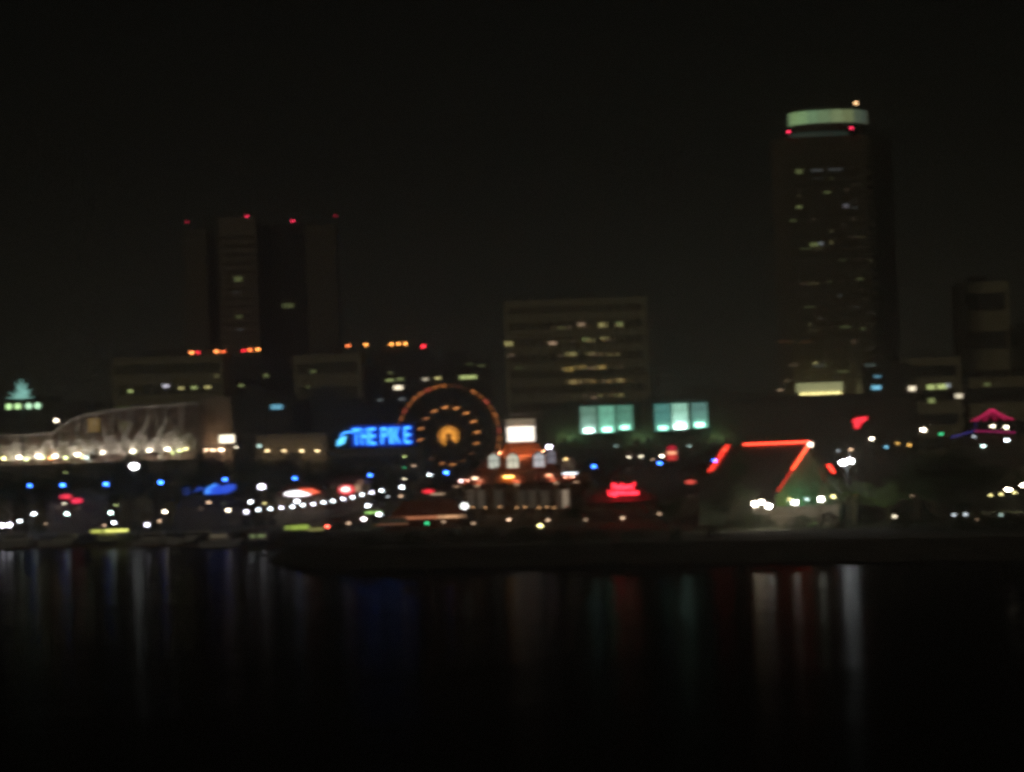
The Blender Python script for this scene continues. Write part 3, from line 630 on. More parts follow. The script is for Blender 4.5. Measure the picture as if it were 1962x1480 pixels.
# columns, glazing and terrace
for k in range(9):
    a = PI+PI*(k+.5)/9; q = (cx+12.3*1.08*math.cos(a), cy+12.0*math.sin(a)); mb = MB(); mb.lathe([(.34, GZ), (.28, zz(927))], 8, (q[0], q[1], 0)); part(mb, 'column', M_cream, t)
for (px, w_, B) in ((902, 16, .05), (922, 14, .08), (955, 18, .03), (1000, 16, .03), (1020, 16, .05), (1044, 18, .05), (1068, 10, .08), (1084, 12, .30)):
    q = P(px, 955, cy-11.9); mb = MB(); x_ = q.x; yy_ = cy-12.15+abs(x_-cx)**2*.045
    mb.box(x_-w_*s/2, yy_-.2, q.z-2.2, x_+w_*s/2, yy_, q.z+1.8); part(mb, 'window', glow((1, .78, .55), B*(.85 if px > 1080 else .45)), t)
mb = MB(); mb.box(cx-14.5, cy-14.5, GZ, cx+15, cy-12.6, GZ+1.0); part(mb, 'terrace', M_wood, t)
mb = MB()
for k in range(30): mb.box(cx-14.3+k, cy-14.4, GZ+1.003, cx-14.22+k, cy-14.3, GZ+2.0)
mb.box(cx-14.5, cy-14.45, GZ+2.003, cx+15, cy-14.25, GZ+2.1); part(mb, 'railing', M_white, t)
for k in range(9):
    px = (905, 930, 958, 990, 1006, 1033, 1048, 1062, 1088)[k]; q = P(px, 972+(k % 2), cy-13.5); mb = MB(); mb.ball(q, .16, 6)
    part(mb, 'terrace_light', glow((1, .5, .2) if k != 8 else (1, .18, .1), blurL(.16 if k != 8 else .4, .08, d)), t)
# white rooftop box to the right
q = P(1090, 893, d+8)
t = thing('white_cupola_building', 'small building right of the lighthouse restaurant with a white louvred cupola', 'building', (q.x, d+8, GZ))
mb = MB(); mb.box(q.x-3.5, d+8, GZ, q.x+4.5, d+16, q.z-1.7); part(mb, 'wall', M_wood, t)
mb = MB(); mb.lathe([(3.4, q.z-1.69), (1.9, q.z-.7)], 4, (q.x, d+11, 0), PI/4); part(mb, 'roof', M_white, t)
mb = MB(); mb.lathe([(1.8, q.z-.69), (1.8, q.z+1.0), (2.1, q.z+1.05), (.3, q.z+1.9)], 8, (q.x, d+11, 0), PI/8); part(mb, 'cupola', M_white, t)
q2 = P(1084, 880, d+7.5); mb = MB(); mb.ball(q2, .25, 8); part(mb, 'lamp', glow((1, .66, .25), blurL(1.0, .2, d)), t)
mb = MB(); mb.tube([(q2.x, q2.y, q2.z-.2), (q2.x, d+10, q2.z-2.5)], .06, 4); part(mb, 'bracket', M_metal, t)
q3 = P(1092, 908, d+2); mb = MB(); mb.box(q3.x-1.5, q3.y-.3, q3.z-.1, q3.x+1.5, q3.y, q3.z+.2); part(mb, 'uplight', glow(COOL, 4), t)
mb = MB(); mb.box(q3.x-1.6, q3.y-.1, q3.z-.35, q3.x+1.6, d+8, q3.z-.105); part(mb, 'ledge', M_wood, t)
# low village building with lit orange eave
q = P(818, 987, 680)
t = thing('village_shop', 'low shop left of the restaurant with a long orange lit eave', 'shop', (q.x, 684, GZ))
xa, xb = XW(742, 990, 680), XW(893, 985, 680); zt = P(818, 992, 680).z
mb = MB(); mb.box(xa+1, 682, GZ-.3, xb-1, 694, zt); part(mb, 'wall', M_wood, t)
mb = MB(); zq = ZW(818, 968, 684)
mb.add([(xa, 680, zt), (xb, 680, zt), (xb-3, 688, zq+1), (xa+3, 688, zq+1), (xa, 696, zt), (xb, 696, zt)], [(0, 1, 2, 3), (3, 2, 5, 4), (0, 3, 4), (1, 5, 2), (0, 4, 5, 1)]); part(mb, 'roof', M_redroof, t)
for k, B in enumerate((.10, .22, .42, .45, .40, .42, .50, .62, .85, .75, .3)):
    w_ = (xb-xa)/11; mb = MB(); mb.box(xa+w_*k+.02, 679.3, zt-.30, xa+w_*(k+1)-.02, 679.95, zt+.35); part(mb, 'eave_glow', glow((1, .33, .15) if k < 7 else (1, .52, .26), B), t)  # lamplight on the eave put in as glowing segments, stronger rightward
mb = MB(); mb.box(xa, 679.1, zt-.5, xb, 679.95, zt-.31); part(mb, 'gutter_shelf', M_wood, t)
# building with the red two-line script sign
d = 640
q = P(1195, 940, d)
t = thing('dark_restaurant', 'dark waterside restaurant with a plain gabled front behind the red script sign', 'restaurant', (q.x, d+2, GZ))
x0, x1 = XW(1120, 960, d), XW(1262, 960, d); z1 = ZW(1195, 962, d); z2 = ZW(1195, 932, d)
mb = MB(); mb.box(x0, d+1.6, GZ-.3, x1, d+16, z1); part(mb, 'wall', M_wood, t)
mb = MB(); mb.add([(x0-.6, d+.4, z1), (x1+.6, d+.4, z1), (x1-3.5, d+8, z2), (x0+3.5, d+8, z2), (x0-.6, d+16.6, z1), (x1+.6, d+16.6, z1)], [(0, 1, 2, 3), (3, 2, 5, 4), (0, 3, 4), (1, 5, 2), (0, 4, 5, 1)]); part(mb, 'roof', mat('grey_shingle', (.13, .11, .10), .8, .2, 1), t)
for k in range(7):
    mb = MB(); x = x0+1+(x1-x0-2)*(k+.5)/7; mb.box(x-.7, d+1.45, GZ+1, x+.7, d+1.597, GZ+2.8); part(mb, 'window', M_glass, t)
sg = thing('script_sign', 'red neon script sign in two lines on the dark restaurant roof', 'sign', (q.x, d-.5, z1))
RN = glow((1, .018, .035), 9.0)
q1 = P(1174, 938.5, d-.5); q2 = P(1167, 949.5, d-.5)
o, wd = text_obj('upper_line', "Parkers'", q1.x, d-.5, q1.z, 1.75, RN, sg, .12, .035); [setattr(v.co, 'x', v.co.x*(42*d/F)/wd) for v in o.data.vertices]
o, wd = text_obj('lower_line', "Lighthouse", q2.x, d-.5, q2.z, 1.40, RN, sg, .12, .035); [setattr(v.co, 'x', v.co.x*(56*d/F)/wd) for v in o.data.vertices]
mb = MB()
for x_ in (q2.x+.6, q2.x+3, q2.x+5.3): mb.tube([(x_, d-.25, z1-.3), (x_, d-.25, q1.z+1.3)], .07, 5)
mb.box(q2.x, d-.32, q2.z-.3, q2.x+6, d-.2, q2.z-.2); mb.box(q2.x, d-.32, z1-.35, q2.x+.3, d+.8, z1-.1); mb.box(q2.x+5.4, d-.32, z1-.35, q2.x+5.7, d+.8, z1-.1)
part(mb, 'frame', M_metal, sg)
# ------------------------------------------------------------------ gabled hall outlined in red neon
d = 600; A = P(1551, 850, d)          # ridge end nearest the viewer
u = Vector((math.sqrt(.5), -math.sqrt(.5), 0)); v_ = Vector((math.sqrt(.5), math.sqrt(.5), 0))
Lr, wv, zr = 20.5, 10.6, A.z; ze = ZW(1475, 950, d)
R1 = Vector((A.x, A.y, zr)); R0 = R1-u*Lr
FR = R1-v_*wv; FR.z = ze; BR = R1+v_*wv; BR.z = ze; FL = R0-v_*wv; FL.z = ze; BL = R0+v_*wv; BL.z = ze
t = thing('neon_gable_hall', 'steep gabled hall whose ridge and rakes are outlined in red neon', 'restaurant', (R1.x, R1.y, GZ))
nn = Vector((0, 0, -.35))
mb = MB(); mb.add([R0, R1, FR, FL, BR, BL, R0+nn, R1+nn, FR+nn, FL+nn, BR+nn, BL+nn], [(0, 3, 2, 1), (0, 1, 4, 5), (6, 7, 8, 9), (7, 6, 11, 10), (3, 9, 8, 2), (1, 2, 8, 7), (1, 7, 10, 4), (0, 6, 9, 3), (0, 5, 11, 6), (4, 10, 11, 5)]); part(mb, 'roof', M_roofd, t)
mb = MB(); ins = .6
a_ = R1-u*ins-v_*(wv-1); b_ = R1-u*ins+v_*(wv-1); c_ = R0+u*ins+v_*(wv-1); e_ = R0+u*ins-v_*(wv-1)
ztop = ze+.25
mb.add([(a_.x, a_.y, GZ), (b_.x, b_.y, GZ), (c_.x, c_.y, GZ), (e_.x, e_.y, GZ), (a_.x, a_.y, ztop), (b_.x, b_.y, ztop), (c_.x, c_.y, ztop), (e_.x, e_.y, ztop), (R1.x-u.x*ins, R1.y-u.y*ins, zr-.9), (R0.x+u.x*ins, R0.y+u.y*ins, zr-.9)],
       [(0, 1, 5, 8, 4), (1, 2, 6, 5), (2, 3, 7, 9, 6), (3, 0, 4, 7)]); part(mb, 'wall', mat('sage_paint', (.30, .38, .28), .8, .12), t)
def neon(pts, r_, L, sub=None, c=(1, .035, .02), lab=None):
    mb = MB(); mb.tube(pts, r_, 6); return part(mb, 'neon_tube', glow(c, L), t, lab)
upz = Vector((0, 0, .3)); of = u*.3
neon([R0+(R1-R0)*.20+upz, R1+upz], .12, 10, c=(1, .045, .02))
def lerp(a, b, k): return a+(b-a)*k
neon([lerp(R1, FR, .04)+of+upz, lerp(R1, FR, .53)+of+upz], .15, 8.0, c=(1, .06, .02))
neon([lerp(R1, FR, .54)+of+upz, lerp(R1, FR, .95)+of+upz], .10, 1.4)
neon([R0+upz-of, lerp(R0, FL, .52)+upz-of], .08, 5.5); neon([R0+upz+of*1.2, lerp(R0, FL, .50)+upz+of*1.6], .06, 5.5)
neon([lerp(R1, BR, .47)+of+upz, lerp(R1, BR, .62)+of+upz], .20, 7.0)
p = P(1553, 852, d-2); mb = MB(); mb.ball(p, .45, 8); part(mb, 'apex_lamp', glow(CREAM, blurL(4, .63, d)), t)
p = P(1388, 862, 618); mb = MB(); mb.ball(p, .4, 8, .6); part(mb, 'gable_lamp', glow((1, .25, .08), blurL(.7, .5, d)), t)
for k in range(5):
    q = lerp(a_, b_, (k+.5)/5); mb = MB(); ww = u*.12
    e1, e2 = q-v_*1.1, q+v_*1.1
    mb.add([Vector((e.x+u.x*k_, e.y+u.y*k_, z)) for z in (GZ+1.0, GZ+3.4) for e in (e1, e2) for k_ in (.02, .14)], [(1, 3, 7, 5), (0, 4, 6, 2), (0, 1, 5, 4), (2, 6, 7, 3), (4, 5, 7, 6), (0, 2, 3, 1)])
    part(mb, 'window', glow((1, .8, .5), .06), t)
for (kq, off_, L_, c_, zo) in ((-.30, 3.0, 34, (.22, 1.0, .55), 2.4), (.25, 4.5, 12, (.45, 1.0, .45), 2.2), (-.75, 3.0, 20, (.75, .9, .12), 3.0)):
    q = R1+v_*(wv*kq)+u*off_; q.z = GZ+zo
    mb = MB(); mb.box(q.x-.35, q.y-.2, q.z-.25, q.x+.35, q.y+.3, q.z+.25); part(mb, 'gable_uplight', glow(c_, L_), t)
    mb = MB(); mb.box(q.x-.6, q.y-.5, q.z-.7, q.x+.6, q.y-.4, q.z+.33); mb.box(q.x-.6, q.y-.4, q.z-.7, q.x+.6, q.y+.5, q.z-.6); part(mb, 'hiding_hood', M_metal, t)  # hood added to hide the uplight from the viewer
    mb = MB(); mb.tube([(q.x, q.y, GZ), (q.x, q.y, q.z-.7)], .08, 6); part(mb, 'uplight_post', M_metal, t)
t = thing('catch_wall', 'added pale low wall catching light of the bright lamps below the neon gable', 'wall', (XW(1520, 985, 576), 576, GZ))
mb = MB(); mb.box(XW(1440, 985, 576), 576, GZ-.2, XW(1606, 985, 576), 576.4, ZW(1520, 972, 576)); part(mb, 'wall', M_cream, t)  # low wall added to catch the lamplight
mb = MB(); mb.box(XW(1439, 985, 576), 575.9, ZW(1520, 972, 576)+.003, XW(1607, 985, 576), 576.5, ZW(1520, 972, 576)+.15); part(mb, 'coping', M_concrete, t)
for (px, dd, L_, lab) in ((1612, 548, 45, 'added hidden lamp left under the spreading tree'), (1662, 548, 45, 'added hidden lamp right under the spreading tree'), (1700, 553, 60, 'added hidden lamp under the bushy green tree'), (1560, 556, 30, 'added hidden lamp before the green gable end')):
    x = XW(px, 990, dd); t = thing('tree_fill_light', lab, 'garden light', (x, dd, GZ), 'lamps added to light the trees')
    mb = MB(); mb.box(x-.3, dd-.2, GZ+.35, x+.3, dd+.2, GZ+.6); part(mb, 'lamp', glow((.80, 1.0, .45), L_), t)  # added lamp greening the foliage; its hood hides it
    mb = MB(); mb.box(x-.45, dd-.35, GZ, x+.45, dd-.25, GZ+.72); mb.box(x-.45, dd-.25, GZ, x+.45, dd+.3, GZ+.34); part(mb, 'hood', M_metal, t)
# ------------------------------------------------------------------ shops and signs along the left waterfront
def shop(label, px0, px1, ytop, d, wallm, roofm, wins=(), name='waterfront_shop', depth=12, rise=22):
    pm = (px0+px1)/2; x0, x1 = XW(px0, ytop, d), XW(px1, ytop, d); z1 = ZW(pm, ytop+rise, d); z2 = ZW(pm, ytop, d)
    t = thing(name, label, 'shop', ((x0+x1)/2, d, GZ))
    mb = MB(); mb.box(x0, d, GZ-.3, x1, d+depth, z1); part(mb, 'wall', wallm, t)
    mb = MB(); i = min(3, (x1-x0)*.25)
    mb.add([(x0-.6, d-.6, z1+.003), (x1+.6, d-.6, z1+.003), (x1-i, d+depth/2, z2), (x0+i, d+depth/2, z2), (x0-.6, d+depth+.6, z1+.003), (x1+.6, d+depth+.6, z1+.003)], [(0, 1, 2, 3), (3, 2, 5, 4), (0, 3, 4), (1, 5, 2), (0, 4, 5, 1)]); part(mb, 'roof', roofm, t)
    for (wx, wy, ww, wh, c, B) in wins:
        p = P(wx, wy, d); s = d/F; mb = MB(); mb.box(p.x-ww*s/2, d-.14, p.z-wh*s/2, p.x+ww*s/2, d-.004, p.z+wh*s/2); part(mb, 'window', glow(c, B), t)
    return t
shop('dark hip roofed shop below the two red oval signs', 90, 196, 938, 800, M_brown, M_roofd, [(112, 972, 12, 6, TAN, .06), (150, 974, 10, 6, TAN, .05)])
shop('long dark shop under the neon fish sign', 335, 462, 948, 795, M_brown, M_roofd, [(385, 975, 10, 7, TAN, .05), (430, 965, 9, 6, OLV, .04)])
shop('restaurant front behind the overexposed white and red sign', 528, 622, 928, 790, M_cream, M_redroof, [(540, 963, 10, 6, TAN, .08), (610, 958, 12, 6, TAN, .08)])
shop('tan fronted shop with a lit window right of the red edged sign', 632, 706, 912, 800, M_cream, M_redroof, [(685, 936, 10, 14, (1, .62, .36), .45), (690, 925, 12, 10, (1, .5, .3), .15)], rise=14)
shop('dark shop carrying the small red oval sign by the restaurant', 795, 868, 925, 760, M_brown, M_roofd, [(838, 947, 26, 4, TAN, .45), (850, 960, 14, 5, TAN, .05)], rise=12)
shop('long dark shed behind the red neon tower sign', 1180, 1372, 880, 860, M_brown, M_roofd, [(1205, 900, 9, 5, TAN, .03)], depth=16)
shop('dark pavilion between the script sign and the neon gable hall', 1270, 1370, 930, 720, M_brown, M_roofd, [(1323, 952, 12, 5, TAN, .04)])
def sign_oval(label, px, py, d, w, h, c, L, name='oval_sign', pole=True, poly=None):
    p = P(px, py, d); s = d/F
    t = thing(name, label, 'sign', (p.x, d, GZ))
    mb = MB()
    if poly: mb.poly([(p.x+a*s, p.z+b*s) for a, b in poly], d-.2, d+.15)
    else: mb.poly([(p.x+w*s/2*math.cos(2*PI*k/14), p.z+h*s/2*math.sin(2*PI*k/14)) for k in range(13, -1, -1)], d-.2, d+.15)
    part(mb, 'face', glow(c, L), t)
    mb = MB(); mb.box(p.x-w*s*.35, d+.155, p.z-h*s*.3, p.x+w*s*.35, d+.35, p.z+h*s*.3); part(mb, 'backing', M_metal, t)
    mb = MB(); mb.tube([(p.x, d+.25, GZ), (p.x, d+.25, p.z-h*s*.3)], .12, 6); part(mb, 'post', M_metal, t)
    return t
sign_oval('higher left one of the two glowing red oval signs at the far left', 126, 952, 795, 23, 9, RED, 1.5)
sign_oval('lower right one of the two glowing red oval signs at the far left', 147, 960, 792, 22, 10, (1, .02, .07), 1.5)
sign_oval('small red oval sign left of the lighthouse restaurant', 821, 942, 752, 22, 8, RED, 1.4)
sign_oval('small red oval sign among the dark trees left of the neon gable hall', 1323, 924, 700, 20, 8, (1, .10, .07), .9)
sign_oval('red neon sign shaped like a bent arrow right of the neon gable hall', 1645, 809, 900, 26, 20, RED, 2.2, poly=[(-8, -12), (0, -12), (4, -3), (16, 4), (17, 10), (-4, 8), (-13, 2), (-8, -2)], name='arrow_sign')
t = sign_oval('overexposed white restaurant sign with a red pointed right end', 572, 946, 780, 56, 11, (1, .92, .95), 3.5, 'bar_sign')
p = P(602, 944, 780); s = 780/F; mb = MB(); mb.poly([(p.x-4*s, p.z-4*s), (p.x+12*s, p.z), (p.x-4*s, p.z+8*s), (p.x-30*s, p.z+8*s), (p.x-30*s, p.z+5*s)], 779.6, 779.78); part(mb, 'arrow_tip', glow((1, .12, .05), 1.6), t)
t = sign_oval('white centred sign with a red glowing edge above the string of pier lamps', 662, 938, 785, 17, 9, (1, .85, .75), 3.0, 'bar_sign')
p = P(664, 942, 785); mb = MB(); mb.poly([(p.x+16*s*math.cos(2*PI*k/14), p.z+3*s+10*s*math.sin(2*PI*k/14)) for k in range(13, -1, -1)], 784.87+.3, 784.87+.45); part(mb, 'border', glow(RED, 1.3), t)
# fish shaped neon sign
d = 785; s = d/F; p = P(422, 937, d)
t = thing('fish_sign', 'blue neon fish shaped sign with a thin bill pointing left', 'sign', (p.x, d, GZ))
mb = MB(); mb.poly([(p.x+a*s, p.z+b*s) for a, b in ((-30, -10), (-8, -10), (14, -9), (28, -2), (30, 6), (20, 9), (2, 5), (-6, 11), (-20, 6), (-30, 0))], d-.2, d+.15); part(mb, 'body', glow((.01, .10, 1.0), .85), t)
mb = MB(); mb.tube([(p.x-28*s, d-.45, p.z-8*s), (p.x-24*s, d-.45, p.z+1*s), (p.x-8*s, d-.45, p.z+9*s)], .32, 6); mb.tube([(p.x-28*s, d-.45, p.z-8*s), (p.x-18*s, d-.45, p.z-4*s)], .25, 6); part(mb, 'fin', glow((.05, .28, 1.0), 1.5), t)
mb = MB(); mb.tube([(p.x-32*s, d, p.z+1*s), (p.x-42*s, d, p.z+2*s), (p.x-46*s, d, p.z-3*s)], .3, 6); part(mb, 'bill', glow((.02, .12, 1.0), .5), t)
mb = MB(); mb.tube([(p.x-60*s, d, p.z-5*s), (p.x-68*s, d, p.z-8*s), (p.x-70*s, d, p.z+1*s), (p.x-60*s, d, p.z+3*s)], .3, 6); mb.tube([(p.x-60*s, d, p.z-5*s), (p.x-46*s, d, p.z-3*s)], .06, 4); part(mb, 'hook', glow((.02, .14, 1.0), .35), t)
mb = MB(); mb.tube([(p.x, d+.25, GZ), (p.x, d+.25, p.z-6*s)], .16, 6); mb.box(p.x-20*s, d+.155, p.z-5*s, p.x+18*s, d+.3, p.z+3*s); part(mb, 'post', M_metal, t)
# red neon tower sign
d = 840; s = d/F; p = P(1287, 868, d)
t = thing('tower_sign', 'red neon pylon with an orange white band above the dark shed', 'sign', (p.x, d, GZ))
mb = MB(); mb.box(p.x-1.0, d+.2, GZ, p.x+1.0, d+1.2, p.z+1.2); part(mb, 'pylon', M_dark, t)
mb = MB(); mb.poly([(p.x-9*s, p.z+3*s), (p.x+9*s, p.z+3*s), (p.x+8*s, p.z+11*s), (p.x+1*s, p.z+15*s), (p.x-7*s, p.z+11*s)], d-.15, d+.19); part(mb, 'upper_face', glow((1, .02, .06), .55), t)
mb = MB(); mb.box(p.x-9*s, d-.2, p.z-3*s, p.x+9*s, d+.19, p.z+2.6*s); part(mb, 'middle_band', glow((1, .42, .22), 1.6), t)
mb = MB(); mb.box(p.x-9*s, d-.15, p.z-14*s, p.x+9*s, d+.19, p.z-3.4*s); part(mb, 'lower_face', glow((1, .06, .05), .75), t)
# magenta tent canopy at the right
d = 1100; s = d/F; p = P(1907, 784, d)
t = thing('tensile_canopy', 'peaked tent canopy edged in magenta light at the far right', 'canopy', (p.x, d+8, GZ))
zb_ = ZW(1907, 806, d); MG = glow((1.0, .02, .16), 1.2)
mb = MB(); pr_ = [(7.4, zb_), (4.6, zb_+1.3), (2.2, zb_+2.6), (.3, p.z)]; mb.lathe(pr_, 12, (p.x, d+8, 0)); part(mb, 'membrane', mat('magenta_fabric', (.35, .05, .16), .7), t)
for k in range(12):
    a = 2*PI*k/12
    if math.sin(a) > .3: continue
    mb = MB(); mb.tube([(p.x+r_*math.cos(a)*1.01, d+8+r_*math.sin(a)*1.01-.05, z_+.08) for r_, z_ in pr_], .12, 5); part(mb, 'neon_tube', MG, t)
a0 = P(1825, 838, d); a1 = P(1868, 826, d); a2 = P(1945, 829, d)
mb = MB(); mb.tube([a0+Vector((0, 2, 0)), a1+Vector((0, 1, 0))], .14, 5); part(mb, 'neon_tube', glow((.15, .12, .9), .5), t)
mb = MB(); mb.tube([a1+Vector((0, 1, 0)), a2+Vector((0, 1, 0))], .16, 5); part(mb, 'neon_tube', glow((.9, .02, .25), .8), t)
mb = MB(); mb.tube([a1+Vector((0, 1, 0)), P(1872, 806, d)+Vector((0, 1, 0))], .12, 5); part(mb, 'neon_tube', glow((.15, .05, .6), .25), t)
for px in (1866, 1888, 1925, 1947):
    q = P(px, 806, d); mb = MB(); mb.tube([(q.x, d+6, GZ), (q.x, d+6, zb_+.8)], .2, 6); part(mb, 'post', M_metal, t)
mb = MB(); mb.box(XW(1820, 840, d), d+2.2, GZ, XW(1960, 840, d), d+12, ZW(1890, 832, d)-.5); part(mb, 'podium', M_brown, t)
# mast with spiky green lit topper
d = 860; s = d/F; p = P(42, 765, d)
t = thing('light_mast', 'tall mast with four round green white lamps under a spiky teal tree shaped topper', 'light mast', (p.x, d, GZ))
mb = MB(); mb.lathe([(.5, GZ), (.35, p.z-1), (.2, p.z+4)], 8, (p.x, d, 0)); part(mb, 'pole', M_metal, t)
mb = MB(); rs = random.Random(3)
for k in range(60):
    a = rs.uniform(0, 2*PI); el = PI/2*(k%12)/11.0+.03
    L = 4.9-1.5*math.sin(2*el)*rs.uniform(.4, 1.0)
    if k % 2: L *= .72
    e = Vector((p.x+math.cos(a)*math.cos(el)*L, d+math.sin(a)*math.cos(el)*L*.8, p.z+.2+math.sin(el)*L*1.12))
    c0 = Vector((p.x, d, p.z+.2+math.sin(el)*.6)); mb.tube([c0, e], [.30, .05], 4)
part(mb, 'glowing_spikes', glow((.34, .76, .66), .60), t)  # emission put into the spikes for an even teal lit look
q = p+Vector((0, 0, -2)); mb = MB(); mb.box(q.x-5, d-.15, q.z-.15, q.x+5, d+.15, q.z+.1); part(mb, 'crossbar', M_metal, t)
for k, px in enumerate((17, 34, 55, 72)):
    q = P(px, 779.5-k*.6, d-.6); mb = MB(); mb.ball(q, .85, 12); part(mb, 'lamp', glow((.62, 1.0, .42) if k in (0, 1) else (.6, 1.0, .62), 1.5), t)

# ------------------------------------------------------------------ lamps, tagged one by one
GB = 'blue lamps on tall masts along the harbour'
for (px, py, d, lab) in ((57, 931, 790, 'blue mast lamp farthest left, above white promenade lamps'), (120, 930, 790, 'blue mast lamp directly above the paired red oval signs'), (203, 928, 790, 'blue mast lamp below and left of the big white floodlight'), (308, 925, 790, 'blue mast lamp between the big white floodlight and the neon fish'), (431, 919, 790, 'blue mast lamp just above the neon fish sign'),
                        (565, 917, 800, 'blue mast lamp above the overexposed white sign'), (709, 911, 800, 'blue mast lamp above the upper end of the pier lamp string'), (855, 906, 800, 'blue mast lamp under the ferris wheel'), (1138, 894, 800, 'blue mast lamp above left of the red script sign'), (1264, 888, 800, 'blue mast lamp beside the red neon pylon'), (1370, 883, 800, 'blue mast lamp touching the left neon rake of the gable hall')):
    lamp(px, py, d, BLUE, 11 if px in (120, 203, 855, 308) else 7, lab, 'mast', .42, GB)
GPI = 'string of white lamps climbing along the pier ramp'
pier = [(472, 981), (495, 977), (518, 975), (539, 973), (560, 971), (580, 968), (600, 966), (620, 963), (638, 960), (657, 956), (676, 953), (694, 948), (712, 944), (731, 940)]
# ramp they stand on
ds = [655+i*11 for i in range(14)]
rp = [P(px, py, dd) for (px, py), dd in zip(pier, ds)]
t = thing('pier_ramp', 'long sloping timber ramp under the string of white lamps', 'ramp', (rp[6].x, rp[6].y, 0))
mb = MB(); H_ = 3.6; vs = []
for q in rp: vs += [(q.x-1.5, q.y-1.0, q.z-H_), (q.x+1.5, q.y+1.6, q.z-H_), (q.x-1.5, q.y-1.0, q.z-H_-.4), (q.x+1.5, q.y+1.6, q.z-H_-.4)]
fs = []
for i in range(13):
    a = 4*i; fs += [(a, a+1, a+5, a+4), (a+2, a+6, a+7, a+3), (a, a+4, a+6, a+2), (a+1, a+3, a+7, a+5)]
mb.add(vs, fs+[(0, 2, 3, 1), (52, 53, 55, 54)]); part(mb, 'deck', M_wood, t)
for i, q in enumerate(rp):
    mb = MB(); mb.tube([(q.x-.6, q.y, -1.5), (q.x-.6, q.y, q.z-H_-.4)], .2, 6); part(mb, 'pile', M_wood, t)
mb = MB(); mb.tube([(q.x-1.45, q.y-.95, q.z-H_+1.0) for q in rp], .05, 4); [mb.tube([(q.x-1.45, q.y-.95, q.z-H_), (q.x-1.45, q.y-.95, q.z-H_+1.0)], .04, 4) for q in rp]; part(mb, 'railing', M_metal, t)
ordn = ['lowest and leftmost lamp', 'second lamp up', 'third lamp up', 'fourth lamp up', 'fifth lamp up, right under the small bright cluster', 'sixth lamp up', 'seventh lamp up', 'eighth lamp up, near the middle', 'ninth lamp up', 'tenth lamp up', 'fourth lamp from the top', 'third lamp from the top', 'second lamp from the top', 'topmost and rightmost lamp']
for i, ((px, py), dd) in enumerate(zip(pier, ds)):
    q = rp[i]; r_ = .26 if i else .34
    t = thing('ramp_lamp', ordn[i]+' in the string on the pier ramp', 'lamp', (q.x, q.y, q.z-H_), GPI)
    mb = MB(); mb.lathe([(.09, q.z-H_+.002), (.05, q.z-r_)], 6, (q.x, q.y, 0)); part(mb, 'pole', M_metal, t)
    mb = MB(); mb.ball(q, r_, 8); part(mb, 'globe', glow(COOL if i % 3 else VIO, blurL(2.6 if i else 3.4, PI*r_*r_, dd)), t)
    mb = MB(); mb.lathe([(r_*.6, q.z+r_*.86), (.04, q.z+r_*1.3)], 6, (q.x, q.y, 0)); part(mb, 'cap', M_metal, t)
